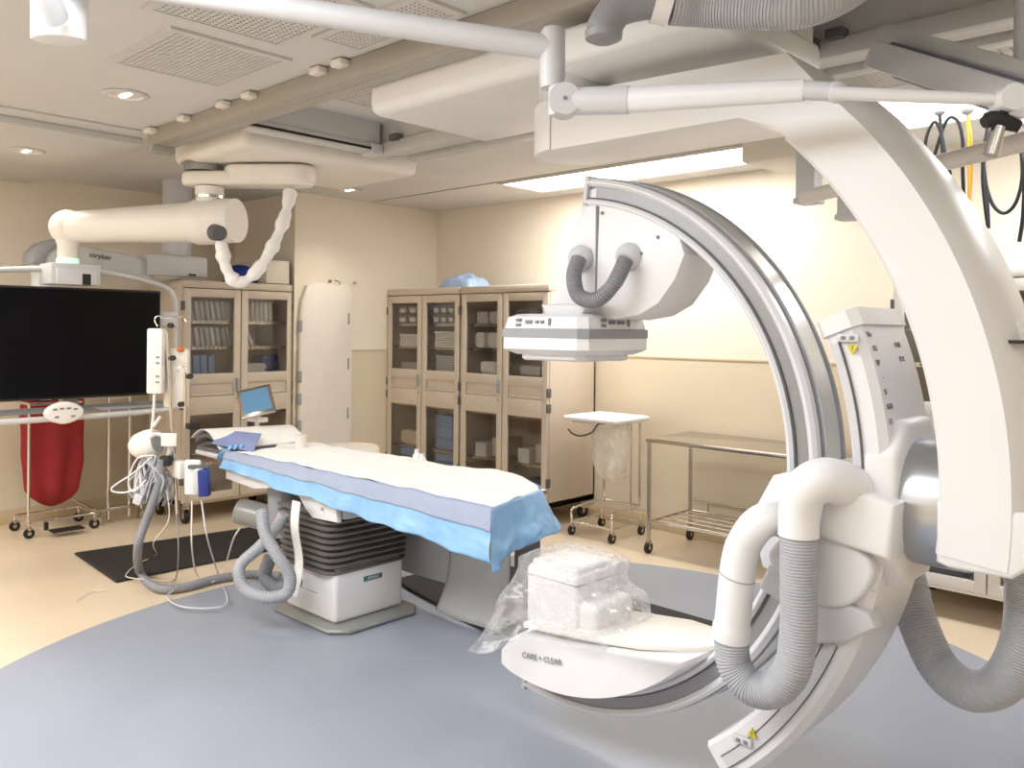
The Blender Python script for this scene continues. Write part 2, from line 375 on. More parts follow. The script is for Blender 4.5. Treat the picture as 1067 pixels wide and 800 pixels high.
# ================================================================== C-ARM SYSTEM (ceiling-hung, one thing)
IX, IY, IZ = ISO
carm = thing('c_arm', 'large white ceiling-hung C-arm x-ray machine with curved suspension arm and grey hoses', 'x-ray machine', (IX, IY, IZ))
YF, YB = 2.41, 2.59
def hb(r0, r1, y0, y1, b=.008):
    return [(r0+b, y0), (r1-b, y0), (r1, y0+b), (r1, y1-b), (r1-b, y1), (r0+b, y1), (r0, y1-b), (r0, y0+b)]
A0, A1 = -100.5, 83.5
ring = obj('c_ring', B().arc(hb(.893, .962, YF+.016, YB-.01, .004), A0+.6, A1-.6, 110), M['track'], carm)
obj('inner_rim', B().arc(hb(.880, .902, YF-.004, YF+.05, .009), A0, A1, 110), M['white'], ring)
obj('outer_rim', B().arc(hb(.948, .975, YF-.004, YF+.045, .011), A0, A1, 110), M['white'], ring)
obj('groove', B().arc(hb(.902, .908, YF+.008, YF+.02, .001), A0+.5, A1-.5, 110), M['dgrey'], ring)
obj('outer_band', B().arc(hb(.955, .984, YF+.05, YB-.02, .004), A0, A1, 110), M['skin'], ring)
obj('edge_strip', B().arc(hb(.95, .990, YB-.02, YB, .005), A0, A1, 110), M['grey'], ring)
obj('edge_strip', B().arc(hb(.95, .980, YF+.043, YF+.052, .002), A0, A1, 110), M['grey'], ring)
obj('inner_band', B().arc(hb(.882, .9, YF+.05, YB, .004), A0, A1, 110), M['panel'], ring)
for A in (A0, A1):
    obj('end_plate', B().arc(hb(.878, .985, YF-.003, YB, .006), A-.5, A+.5, 2), M['panel'], ring)
def pol(r, a): return (IX+r*math.cos(math.radians(a)), IZ+r*math.sin(math.radians(a)))
# --- detector mount hanging inside the top of the ring
pl = [pol(.885, 79.5)] + [pol(.885, 79.5-(79.5-56)*i/10) for i in range(1, 11)]
pl += [(-1.50, 1.80), (-1.535, 1.72), (-1.60, 1.64), (-1.68, 1.60), (-1.78, 1.585), (-1.868, 1.59)]
mount = obj('detector_mount', B().prism(pl, 'y', YF+.006, YB+.05, .005, 2), M['white2'], carm, sharp=30)
pl2 = [(-1.93, 2.055), (-1.872, 2.06), (-1.868, 1.60), (-2.07, 1.60), (-2.075, 1.66), (-2.045, 1.76), (-1.995, 1.87), (-1.955, 1.96)]
obj('side_shell', B().prism(pl2, 'y', YF+.012, YB+.03, .005, 2), M['white'], mount)
obj('seam', B().box(-1.872, -1.868, YF+.004, YF+.02, 1.60, 2.0), M['panel'], mount)
for p in ((628, 222), (686, 247), (655, 257), (612, 266), (668, 264)):
    q = at(*p, y=YF+.006); obj('screw_cap', B().cyl(q, q+Vector((0, -.006, 0)), .006, seg=10), M['lightink'], mount)
for px, py in ((606, 268), (656, 266)):
    q = at(px, py, y=YF+.006)
    obj('hose_socket', B().lathe([(.05, 0), (.05, .02), (.044, .035), (.032, .05)], q+Vector((0, .01, 0)), (0, -1, -.5)), M['panel'], mount)
hp = [at(603, 270, y=2.37), at(598, 287, y=2.335), at(603, 308, y=2.31), at(622, 312, y=2.30), at(640, 295, y=2.32), at(652, 271, y=2.37)]
obj('connector_hose', B().hose(hp, .026, .009, .002, 16), M['dhose'], mount)
obj('yoke_neck', B().prism([(-2.06, 1.64), (-1.83, 1.64), (-1.87, 1.59), (-2.03, 1.59)], 'y', 2.33, 2.6, .015), M['panel'], mount)
# --- flat detector
DX, DY = IX, 2.485
def rrect(cx, cy, w, d, ch): return [(cx-w+ch, cy-d), (cx+w-ch, cy-d), (cx+w, cy-d+ch), (cx+w, cy+d-ch), (cx+w-ch, cy+d), (cx-w+ch, cy+d), (cx-w, cy+d-ch), (cx-w, cy-d+ch)]
def stack(levels):
    b = B(); b.rings([[(x, y, z) for x, y in rrect(DX, DY, w, d, ch)] for w, d, ch, z in levels]); return b
det = obj('flat_detector', stack([(.13, .13, .03, 1.605), (.17, .17, .035, 1.603), (.192, .192, .03, 1.592), (.205, .205, .03, 1.54), (.205, .205, .03, 1.475), (.193, .193, .03, 1.467), (.17, .17, .03, 1.455)]), M['white2'], carm, sharp=28)
obj('grey_band', stack([(.2, .2, .03, 1.552), (.2085, .2085, .03, 1.548), (.2085, .2085, .03, 1.518), (.2, .2, .03, 1.514)]), M['grey'], det)
obj('bottom_plate', stack([(.155, .155, .03, 1.458), (.155, .155, .03, 1.44), (.148, .148, .03, 1.433)]), M['white'], det)
for face in ('y', 'x'):
    def place(u, z, w, h, nm):
        b = B()
        if face == 'y': b.box(DX+u-w, DX+u+w, DY-.2035, DY-.196, z-h, z+h, .002)
        else: b.box(DX+.196, DX+.2035, DY+u-w, DY+u+w, z-h, z+h, .002)
        obj(nm, b, M['lightink'], det)
    z = 1.572
    for u, dz, w, h in ((-.085, .0095, .013, .006), (-.085, -.0095, .013, .006), (-.035, .002, .016, .007), (.005, .002, .008, .006), (.03, .002, .008, .006), (.065, .002, .005, .014)):
        place(u-.02 if face == 'y' else u+.0, z+dz, w, h, 'control_button')
# --- x-ray tube body in the bottom of the ring
low = [pol(.885, -101-(-101+46)*i/20*1.0) for i in range(21)]
low = [pol(.882, -101.5+ (56)*i/20) for i in range(21)]
poly = low + [(-1.40, .515), (-1.50, .50), (-1.70, .475), (-1.90, .44), (-2.10, .42), (-2.18, .39), (-2.235, .33), (-2.235, .28)]
def tubebody():
    b = B(); ys = [2.30, 2.315, 2.36, 2.42, 2.56, 2.63, 2.66]; sc = [.93, .965, .99, 1, 1, .985, .95]
    cx, cz = -1.83, .37
    b.rings([[(cx+(x-cx)*s, y, cz+(z-cz)*s) for x, z in poly] for y, s in zip(ys, sc)]); return b
body = obj('tube_housing', tubebody(), M['white2'], carm, sharp=50)
obj('top_plate', B().prism([(-2.12, 2.325), (-1.78, 2.315), (-1.60, 2.33), (-1.42, 2.40), (-1.36, 2.48), (-1.42, 2.60), (-1.6, 2.665), (-2.12, 2.665)], 'z', .0, .02, .006, 2, Matrix.Translation((0, 0, .468)) @ Matrix.Translation((-1.8, 0, 0)) @ Matrix.Rotation(math.radians(-6), 4, 'Y') @ Matrix.Translation((1.8, 0, 0))), M['warmwhite'], body)
q1 = at(565, 686, y=2.298)
text('care_clear_lettering', 'CARE + CLEAR', .029, q1+Vector((.0, -.004, .0)), (1, 0, .12), (0, 0, 1), M['lightink'], body)
obj('collimator_box', B().box(IX-.125, IX+.125, DY-.125, DY+.125, .44, .665, .02, 3).box(IX-.11, IX+.11, DY-.11, DY+.11, .655, .685, .012, 3).box(IX+.10, IX+.20, DY-.11, DY+.12, .46, .57, .02, 3), M['white2'], body)
obj('lid_seam', B().box(IX-.1258, IX+.1258, DY-.1258, DY+.1258, .627, .630), M['lightink'], body)
# --- C carrier (the arc that holds the ring)
CA0, CA1 = -51, 21.5
def carrier():
    R = []
    for i in range(61):
        A_ = CA0+(CA1-CA0)*i/60; a = math.radians(A_); ri = 1.118 if A_ > 0 else 1.118-.036*(A_/CA0)**.8
        R.append([(IX+r*math.cos(a), y, IZ+r*math.sin(a)) for r, y in ((ri, 2.315), (ri+.013, 2.30), (1.195, 2.30), (1.215, 2.32), (1.215, 2.64), (1.20, 2.66), (ri, 2.66))])
    return B().rings(R)
car = obj('carrier_arc', carrier(), M['white'], carm, sharp=30)
obj('carrier_shoe', B().arc([(.965, 2.53), (1.12, 2.50), (1.12, 2.62), (.965, 2.6)], -24, 2, 24), M['panel'], car)
obj('end_cap', B().arc([(1.105, 2.315), (1.122, 2.29), (1.20, 2.29), (1.225, 2.315), (1.225, 2.645), (1.20, 2.67), (1.105, 2.67)], CA1-.2, CA1+2.2, 4), M['white2'], car)
obj('slot_channel', B().arc(hb(1.128, 1.15, 2.294, 2.31, .002), 2, 20, 20), M['panel'], car)
obj('slot_channel', B().arc(hb(1.134, 1.17, 2.296, 2.31, .002), CA0+1.5, -22, 24), M['panel'], car)
obj('slot_line', B().arc(hb(1.150, 1.1535, 2.291, 2.31, .001), 2, 20, 20), M['dgrey'], car)
obj('slot_line', B().arc(hb(1.169, 1.1715, 2.294, 2.31, .001), CA0+1.5, -22, 24), M['dgrey'], car)
obj('slot_line', B().arc(hb(1.132, 1.1345, 2.294, 2.31, .001), CA0+1.5, -22, 24), M['dgrey'], car)
def sticker(p, a, s):
    q = at(*p, y=2.292); ca, sa = math.cos(a), math.sin(a)
    tri = [(q.x+s*math.cos(a+k*2*PI/3+PI/2), q.z+s*math.sin(a+k*2*PI/3+PI/2)) for k in range(3)]
    st = obj('warning_sticker', B().prism(tri, 'y', 2.286, 2.293), M['yellow'], car)
    text('warning_mark', '!', s*1.1, (q.x, 2.2855, q.z), (1, 0, 0), (0, 0, 1), M['ink'], st)
sticker((889, 363), PI, .017); sticker((784, 764), .0, .017)
def plate(p, n):
    q = at(*p, y=2.292)
    pt = obj('button_plate', B().box(q.x-.03, q.x+.03, 2.285, 2.296, q.z-.011, q.z+.011, .003), M['panel'], car)
    for s in (-.012, .012): obj('push_button', B().box(q.x+s-.006, q.x+s+.006, 2.281, 2.287, q.z-.005, q.z+.005, .002), M['lightink'], pt)
plate((884, 352), 0); plate((774, 771), 1)
# handwriting in marker on the outer face
for i, s in enumerate(('No', 'ICI', 'SIP', '-', '5I', '1620', 'I 3', '7-', 'IEE', 'HSR')):
    a = math.radians(20-1.9*i); r = 1.2165
    text('marker_writing', s, .022, (IX+r*math.cos(a), 2.35+.008*(i % 2), IZ+r*math.sin(a)), (0, 1, 0), (-math.sin(a), 0, math.cos(a)), M['lightink'], car)
for i, s in enumerate(('U 02', 'O X')):
    a = math.radians(18.5-2.0*i); r = 1.2165
    text('marker_writing', s, .022, (IX+r*math.cos(a), 2.54, IZ+r*math.sin(a)), (0, 1, 0), (-math.sin(a), 0, math.cos(a)), M['lightink'], car)
# blocks and cover plate in front of the carrier
def smoothpoly(pts, k=5):
    P_ = [Vector(p) for p in pts]; n = len(P_); out = []
    for i in range(n):
        a, b, c, d = P_[i-1], P_[i], P_[(i+1) % n], P_[(i+2) % n]
        for j in range(k):
            t = j/k; q = .5*((2*b)+(c-a)*t+(2*a-5*b+4*c-d)*t*t+(3*b-a-3*c+d)*t**3); out.append((q.x, q.y))
    return out
def quad(pts, y): return [(at(px, py, y=y).x, at(px, py, y=y).z) for px, py in pts]
obj('cable_block', B().prism(quad([(858, 512), (905, 515), (932, 527), (926, 585), (900, 576), (850, 560)], 2.24), 'y', 2.24, 2.36, .015, 3), M['white2'], car)
ov = quad([(800, 575), (838, 548), (890, 570), (908, 590), (905, 610), (890, 628), (868, 634), (845, 628), (815, 605)], 2.26)
obj('oval_cover', B().prism(smoothpoly(ov), 'y', 2.26, 2.34, .015, 3), M['white'], car)
obj('lower_cover', B().prism(quad([(800, 590), (850, 612), (905, 640), (912, 655), (886, 668), (845, 672), (830, 640), (790, 612)], 2.28), 'y', 2.275, 2.36, .012, 3), M['panel'], car)
obj('mount_bracket', B().prism([(-1.13, 1.13), (-1.0, 1.15), (-.82, 1.1), (-.83, .86), (-1.0, .80), (-1.16, .86), (-1.2, 1.0)], 'y', 2.30, 2.42, .015, 3), M['white'], car)
# pivot flange and drum
def octa(cx, cz, w, h, ch): return [(cx-w+ch, cz-h), (cx+w-ch, cz-h), (cx+w, cz-h+ch), (cx+w, cz+h-ch), (cx+w-ch, cz+h), (cx-w+ch, cz+h), (cx-w, cz+h-ch), (cx-w, cz-h+ch)]
PZ = 1.085; PY_ = 2.485
fl = [(PY_+y, PZ+z) for y, z in octa(0, 0, .19, .225, .09)]
obj('pivot_flange', B().prism(fl, 'x', IX+1.14, IX+1.235, .02, 3), M['white2'], carm)
obj('pivot_drum', B().lathe([(.168, 0), (.172, .008), (.172, .16)], (IX+1.215, PY_, PZ), (1, 0, 0), 48), M['drum'], carm)
# --- curved suspension arm: ceiling beam + quarter arc down to the pivot
LY0, LY1 = 2.305, 2.64
prof = [(1.335, LY0+.01), (1.345, LY0), (1.50, LY0), (1.53, LY0+.05), (1.545, LY0+.14), (1.545, LY1-.05), (1.53, LY1), (1.345, LY1), (1.335, LY1-.01)]
def larm():
    b = B(); R = []
    def sec(f): R.append([f(r, y) for r, y in prof])
    for i in range(49):
        a = math.radians(-6.0+(47+6.0)*i/48)
        k = 1 - .0*i
        sec(lambda r, y: (IX+(r)*math.cos(a), y, IZ+r*math.sin(a)))
    b.rings(R); return b
arm = obj('suspension_arm', larm(), M['white2'], carm, sharp=30)
o = [(IX+1.345*math.cos(math.radians(a)), IZ+1.345*math.sin(math.radians(a))) for a in (43, 46, 49)]
beam = [(IX+.02, 2.195), (-1.25, 2.188), o[2], o[1], o[0], (IX+1.5*math.cos(math.radians(42)), IZ+1.5*math.sin(math.radians(42))), (IX+1.5*math.cos(math.radians(46)), IZ+1.5*math.sin(math.radians(46))), (-1.10, 2.355), (-1.72, 2.38), (IX+.02, 2.38)]
obj('suspension_beam', B().prism(beam, 'y', LY0+.004, LY1-.004, .006, 2).prism([(IX+.02, LY0), (IX+.02, LY1)] + arcpoly((LY1-LY0)/2, 90, 270, 16, (IX+.02, (LY0+LY1)/2))[1:-1], 'z', 2.195, 2.38, .01), M['white2'], arm)
obj('pivot_end', B().prism([(IX+1.33, .965), (IX+1.36, .955), (IX+1.50, .955), (IX+1.55, 1.0), (IX+1.55, 1.12), (IX+1.33, 1.12)], 'y', LY0+.003, LY1-.003, .012, 3), M['white2'], arm)
obj('side_cover', B().arc([(1.525, 2.42), (1.552, 2.44), (1.552, 2.6), (1.525, 2.62)], -4, 17, 24), M['white2'], arm)
q = at(1050, 356, y=2.34); obj('release_slot', B().box(q.x-.01, q.x+.03, 2.36, 2.45, q.z-.004, q.z+.004, .002), M['black'], arm)
# --- ceiling carriage
cg = obj('ceiling_carriage', B().box(-3.05, -1.32, 2.28, 3.02, 2.485, 2.70, .05, 4).box(-2.6, -1.4, 2.36, 2.95, 2.66, 2.785, .02), M['white2'], carm)
obj('bearing', B().lathe([(.13, 2.37), (.14, 2.40), (.14, 2.46), (.15, 2.49)], (IX, PY_-.01, 0), (0, 0, 1), 40), M['panel'], carm)
obj('carriage_step', B().box(-1.9, -1.25, 2.16, 2.9, 2.44, 2.56, .03, 3), M['white2'], cg)
for x in (-2.9, -1.5): obj('roller', B().box(x, x+.12, 2.98, 3.30, 2.62, 2.68, .01), M['dgrey'], cg)
# --- hoses
def P(px, py, d): return at(px, py, d=d)
yA = 2.17
def A(px, py): return at(px, py, y=yA)
obj('grey_hose', B().hose([A(832, 548), A(832, 600), A(832, 650), A(826, 695), A(806, 718), A(782, 715), A(765, 692), A(762, 662)], .0475, .0085, .0014, 22), M['hose'], carm)
ea = B().tube([A(832, 558), A(833, 530), A(840, 510), at(858, 500, y=2.20), at(880, 505, y=2.27), at(890, 512, y=2.31)], .052, 22, 30, radf=lambda L, t: .0535 if t < .1 else .052+.012*t)
obj('hose_elbow', ea, M['white2'], carm)
eb = B().tube([A(761, 665), A(764, 640), A(768, 600), A(774, 570), A(788, 548), at(806, 540, y=2.22), at(826, 548, y=2.30), at(836, 560, y=2.36)], .05, 22, 40, radf=lambda L, t: .054 if t < .09 else (.050 if t < .45 else .048))
obj('hose_elbow', eb, M['white2'], carm)
for p0, p1 in (((762, 660.5), (762, 659)), ((768, 600), (768.4, 598.5))):
    obj('elbow_seam', B().cyl(A(*p0), A(*p1), .0512, seg=22), M['seamline'], carm)
D2 = 2.12
obj('grey_hose', B().hose([P(930, 540, 2.72), P(944, 600, 2.66), P(957, 650, 2.58), P(980, 697, 2.5), P(1012, 719, 2.4), P(1046, 709, 2.32), P(1066, 672, 2.26), P(1072, 620, 2.24), P(1068, 575, 2.22)], .056, .0085, .0015, 22), M['hose'], carm)
D3 = 2.3
obj('grey_hose', B().hose([P(700, 2, D3), P(730, 4, D3), P(780, 6, D3-.05), P(830, 5, D3-.1), P(870, -8, D3-.1), P(920, -40, D3)], .060, .0085, .0016, 24), M['hose'], carm)
hs = obj('hose_collar', B().cyl(P(683, -2, D3), P(700, 2, D3), .067, seg=28), M['white2'], carm)
obj('hose_elbow', B().tube([P(690, 0, D3), P(665, 3, D3), P(643, 10, D3), P(631, 26, D3), P(629, 34, D3)], .048, 20, 24), M['dhose'], carm)
obj('hose_plug', B().lathe([(.052, 0), (.05, -.02), (.03, -.03)], P(629, 33, D3), (0, 0, 1)), M['dhose'], carm)
# ================================================================== PATIENT TABLE
TZ = .80
tb = thing('patient_table', 'white patient table on a bellows column, covered by a blue drape', 'table', (-3.82, 2.75, 0))
obj('base_plate', B().prism(rrect(-3.82, 2.745, .33, .29, .08), 'z', 0, .028, .018, 3), M['basep'], tb)
obj('pedestal', B().box(-4.06, -3.6, 2.52, 2.97, .028, .30, .025, 3).box(-4.10, -3.95, 2.56, 2.93, .03, .34, .015), M['white2'], tb)
obj('side_panel_seam', B().box(-3.95, -3.75, 2.5185, 2.521, .155, .158), M['seamline'], tb)
npl = obj('name_plate', B().box(-3.601, -3.596, 2.70, 2.82, .212, .238, .002), M['teal'], tb)
text('name_plate_lettering', 'SIEMENS', .02, (-3.5955, 2.76, .225), (0, 1, 0), (0, 0, 1), M['panel'], npl)
bl = B(); lev = []
zz = .27; nf = 10; h = (.60-.27)/nf
for i in range(nf):
    g = .02*(i/nf)
    lev += [(.215+g, .235+g, zz+i*h+.004), (.245+g, .262+g, zz+i*h+.010), (.25+g, .267+g, zz+i*h+h*.62), (.215+g, .235+g, zz+i*h+h*.9)]
def rr(cx, cy, w, d, ch, k=4):
    o = []
    for sx, sy, a in ((1, -1, -90), (1, 1, 0), (-1, 1, 90), (-1, -1, 180)):
        o += [(cx+sx*(w-ch)+ch*math.cos(math.radians(a+90*i/k)), cy+sy*(d-ch)+ch*math.sin(math.radians(a+90*i/k))) for i in range(k+1)]
    return o
bl.rings([[(x, y, z) for x, y in rr(-3.84, 2.745, w, d, .07)] for w, d, z in lev])
obj('bellows', bl, M['bellow'], tb, sharp=20)
# head frame: carriage over the bellows with curved cheek, drawer and number tag
ck = [(-3.5, .575), (-3.52, .69), (-4.62, .735), (-4.62, .65), (-4.3, .635), (-4.16, .655), (-4.08, .69), (-3.95, .69), (-3.85, .66), (-3.78, .60), (-3.72, .565)]
fr = obj('support_frame', B().prism(ck, 'y', 2.46, 2.49, .006).prism(ck, 'y', 2.99, 3.02, .006).box(-4.62, -3.5, 2.49, 2.99, .655, .735, .008), M['white2'], tb)
obj('drawer', B().box(-3.80, -3.495, 2.5, 3.0, .582, .65, .012).box(-3.5, -3.485, 2.52, 2.98, .60, .63, .004), M['panel'], fr)
tg = obj('number_tag', B().box(-3.64, -3.61, 2.4565, 2.459, .60, .65), M['paper'], fr)
text('number_lettering', '25', .022, (-3.625, 2.4555, .625), (1, 0, 0), (0, 0, 1), M['ink'], tg)
obj('side_rail', B().box(-4.9, -2.7, 2.472, 2.482, .725, .75, .003), M['steel'], tb)
obj('side_rail', B().box(-4.9, -2.7, 3.075, 3.085, .725, .75, .003), M['steel'], tb)
obj('tabletop', B().prism(rrect(-3.92, 2.77, 1.22, .285, .09), 'z', .745, .775, .01), M['white'], tb)
obj('mattress', B().prism(rrect(-3.94, 2.77, 1.20, .275, .09), 'z', .775, .80, .01), M['pad'], tb)
# grey cylinder motor beside the column
obj('motor_housing', B().cyl((-4.52, 2.50, .47), (-4.28, 2.62, .43), .075, .075, 24).cyl((-4.28, 2.62, .43), (-4.27, 2.625, .428), .06, seg=24), M['basep'], tb)
obj('motor_cap', B().cyl((-4.285, 2.618, .431), (-4.262, 2.629, .427), .055, seg=24), M['black'], tb)
obj('cable_tray', B().cyl((-4.26, 2.62, .68), (-4.24, 2.63, .36), .09, seg=20), M['grey'], tb)
obj('junction_box', B().box(-4.3, -4.12, 2.66, 2.9, .05, .33, .02), M['grey'], tb)
# hoses coiled by the column
hp = [at(273, 532, d=4.3), at(276, 555, d=4.25), at(290, 580, d=4.2), at(302, 600, d=4.2), at(298, 618, d=4.2), at(275, 622, d=4.2), at(254, 612, d=4.25), at(250, 590, d=4.3), at(270, 570, d=4.35), at(288, 550, d=4.4), at(296, 535, d=4.4)]
hp = [Vector((p.x, p.y, max(p.z, .035))) for p in hp]
obj('coiled_hose', B().hose(hp, .029, .011, .002, 14), M['hose'], tb)
hp = [at(282, 580, d=4.45), at(276, 600, d=4.45), at(290, 612, d=4.4), at(310, 605, d=4.35)]
hp = [Vector((p.x, p.y, max(p.z, .04))) for p in hp]
obj('coiled_hose', B().hose(hp, .034, .011, .002, 14), M['dhose'], tb)
# ---- drape
dr = thing('surgical_drape', 'blue plastic drape with white absorbent top spread over the patient table', 'drape', (-3.4, 2.77, TZ))
XH, XF = -4.62, -2.40
def edgez(x):   # hem height along the near side
    t = (x-XH)/(XF-XH); return .73-.06*math.sin(min(1, t*1.4)*PI)*.0 - .055*t - .035*math.sin(7*t)*.4
def footx(y):
    q = max(0, min(1, (y-2.46)/.60)); return XF-.03-.17*q-.30*max(0, (q-.7)/.3)**2
def top(u, v):
    y = 2.49+.56*v; x = XH+.03+(footx(y)-XH-.03)*u
    n = noise.noise(Vector((x*3.2, y*5, 1)))*.010 + noise.noise(Vector((x*9, y*11, 4)))*.005
    bump_ = .04*math.exp(-((x+2.95)/.22)**2-((v-.85)/.22)**2) + .012*math.exp(-((x+3.7)/.3)**2-((v-.9)/.2)**2)
    skew = .05*(1-u)*math.sin(v*9)*.5
    return (x + (.06*math.sin(v*7)+.03*math.sin(v*17))*(1-u)**6, y + .012*math.sin(x*9)*(1 if v < .05 else 0), TZ+.012+n+bump_)
obj('white_sheet', B().grid(top, 110, 40), M['sheet'], dr, thick=.003)
def side(u, v):  # near side, v=0 at the top edge
    x = XH+(XF-.026+.047*v-XH)*u; t = u
    hem = .095+.115*t + .006*math.sin(x*9)+.004*math.sin(x*23)
    hem += .012*noise.noise(Vector((x*4, 2, 8)))
    z = TZ+.017-hem*v - .008*math.sin(v*PI)
    y = 2.474 - .026*v**.4 - .03*v - (.007*math.sin(x*13+v*3)+.004*math.sin(x*31))*v - .02*noise.noise(Vector((x*5, v*2, 0)))*v - .012*abs(noise.noise(Vector((x*9+v*3, v*5-x*3, 3))))*v
    return (x, y, z + .012*noise.noise(Vector((x*6, 3, 1)))*(1-v))
def sidetop(u, v):
    p = side(u, v*.42); return (p[0], p[1]-.004, p[2]+.002)
obj('blue_film', B().grid(side, 150, 16), M['blue'], dr, thick=.002)
obj('grey_blue_border', B().grid(sidetop, 150, 8), M['paleblue'], dr, thick=.002)
def far(u, v):
    x = XH+.1+(XF-.45-XH-.1)*u; return (x, 3.052+.03*v+.012*math.sin(x*15)*v, TZ+.012-(.10+.02*math.sin(x*9))*v)
obj('blue_film', B().grid(far, 80, 6), M['blue'], dr, thick=.002)
def foot(u, v):  # foot end: long at the near corner, flaring out at the far one
    y = 2.462+.60*u; droop = .25-.06*u+.012*math.sin(u*15)-.05*math.exp(-((u-.55)/.12)**2)-.06*max(0, u-.85)/.15
    x = footx(y)+.004 + (.03+.17*u**2)*v**.9 + .02*math.sin(u*13+1)*v
    w_ = noise.noise(Vector((u*6, v*3.5, 7)))*.028*v+noise.noise(Vector((u*15, v*8, 2)))*.010*v; x += w_
    return (x, y+.012+(-.026*v**.4-.03*v)*(1-u)+.03*u*v, TZ+.017-droop*v-.012*math.sin(PI*v)*(1-u*.5))
obj('blue_film', B().grid(foot, 60, 16), M['blue'], dr, thick=.002)
def headroll(u, v):   # gathered film at the head end
    a = u*PI*1.2; r = .035+.008*math.sin(u*20+v*14)
    y = 2.46+.10*v; x = XH - .03 + .12*(u-.3) - .02*v; return (x - r*math.cos(a)*.5, y - .02*math.sin(u*9), TZ-.06+.10*math.sin(min(1, u*1.1)*PI*.6)+.012*math.sin(v*16+u*6))
obj('blue_film', B().grid(headroll, 24, 14), M['blue'], dr, thick=.002)
# ---- head end: white paper sheet over a raised pad, folded cloth, cup
hd = tag(obj('head_sheet', B().grid(lambda u, v: (-5.02+.36*u, 2.44+.60*v, .815+.085*math.sin(PI*min(1, (u*.85+.15)))+.0*v+.02*(1-v)*math.sin(u*3)), 24, 24), M['paper'], thick=.004),
         'white paper sheet arched over the head end of the patient table', 'sheet')
hp_ = tag(obj('head_pad', B().grid(lambda u, v: (-5.0+.34*u, 2.46+.56*v, .80+.08*math.sin(PI*min(1, (u*.85+.15)))), 20, 8), M['pad'], thick=.02), 'dark grey pad under the white sheet at the table head', 'pad')
cl = tag(obj('folded_cloth', B().grid(lambda u, v: (-4.86+.17*u+.19*v, 2.56+.16*v-.15*u, .906-.05*u-.03*u*u*v-.02*v), 20, 14), M['linen'], thick=.006),
         'blue-violet folded cloth lying on the white head sheet', 'cloth')
p = at(313, 468, z=.80)
cp = thing('cup', 'white plastic cup on the far edge of the patient table', 'cup', (p.x, p.y, .79))
obj('cup_body', B().lathe([(.028, 0), (.034, .06), (.036, .085), (.033, .085), (.03, .01)], (p.x, p.y, .80)), M['warmwhite'], cp)
for (px, py, h, l) in ((416, 483, .055, 'small white bottle standing on the table beyond the drape, nearer the pillow end'), (428, 484, .035, 'squat white bottle on the table beyond the drape, nearer the foot end')):
    p = at(px, py, d=4.55); z0 = .812
    bt = thing('bottle', l, 'bottle', (p.x, 3.02, z0))
    obj('bottle_body', B().lathe([(.02, 0), (.022, .004), (.022, h*.7), (.012, h*.85), (.012, h)], (p.x, 3.02, z0), seg=14), M['sheet'], bt)
    obj('cap', B().cyl((p.x, 3.02, z0+h), (p.x, 3.02, z0+h+.014), .013, seg=12), M['white'], bt)
# ---- hanging strap
st = B().grid(lambda u, v: ((at(309+ (1.5*math.sin(u*9)), 522+100*u, y=2.40).x + .075*(v-.5), 2.40-.02*math.sin(u*8), at(309, 522+100*u, y=2.40).z)), 24, 4)
tag(obj('paper_strap', st, M['paper'], thick=.003), 'white paper strap hanging down in front of the bellows', 'strap')
# ---- lead curtain on the far side
lc = thing('lead_curtain', 'grey lead vinyl radiation curtain hanging below the table drape', 'curtain', (-3.2, 3.11, .4))
def panel(x0, x1, z0, z1, y, curl, lift=0.0):
    def f(u, v):
        x = x0+(x1-x0)*u; z = z1+(z0-z1)*v
        c = curl*max(0, (v-.6)/.4)**2
        return (x - .5*c, y - c - .02*math.sin(u*PI), z + lift*max(0, (v-.7))*(u-.5))
    return B().grid(f, 20, 24)
obj('curtain_panel', panel(-4.05, -3.38, .14, .745, 3.16, .0), M['lead'], lc, thick=.008)
obj('curtain_panel', panel(-3.40, -2.95, .02, .745, 3.13, .07), M['lead'], lc, thick=.008)
obj('curtain_panel', panel(-2.97, -2.80, .03, .745, 3.19, .0), M['dgrey'], lc, thick=.008)
obj('hanging_bar', B().box(-4.05, -2.7, 3.088, 3.128, .74, .765, .004), M['steel'], lc)
# ---- floor mats
m1 = [(-6.02, 2.12), (-5.18, 2.06), (-5.18, 3.0), (-5.2, 3.45), (-5.85, 3.35)]
tag(obj('floor_mat', B().prism(m1, 'z', 0.001, .018, .012, 1), M['mat']), 'black anti-fatigue floor mat near the head end of the table, hose lying across it', 'mat')
m2 = [(-4.05, 3.26), (-3.81, 3.2), (-3.0, 3.03), (-2.12, 3.72), (-2.27, 3.99), (-2.75, 4.0), (-4.0, 3.98)]
tag(obj('floor_mat', B().prism(m2, 'z', 0.001, .016, .01, 1), M['mat']), 'black floor mat under the grey lead curtain beyond the table', 'mat')
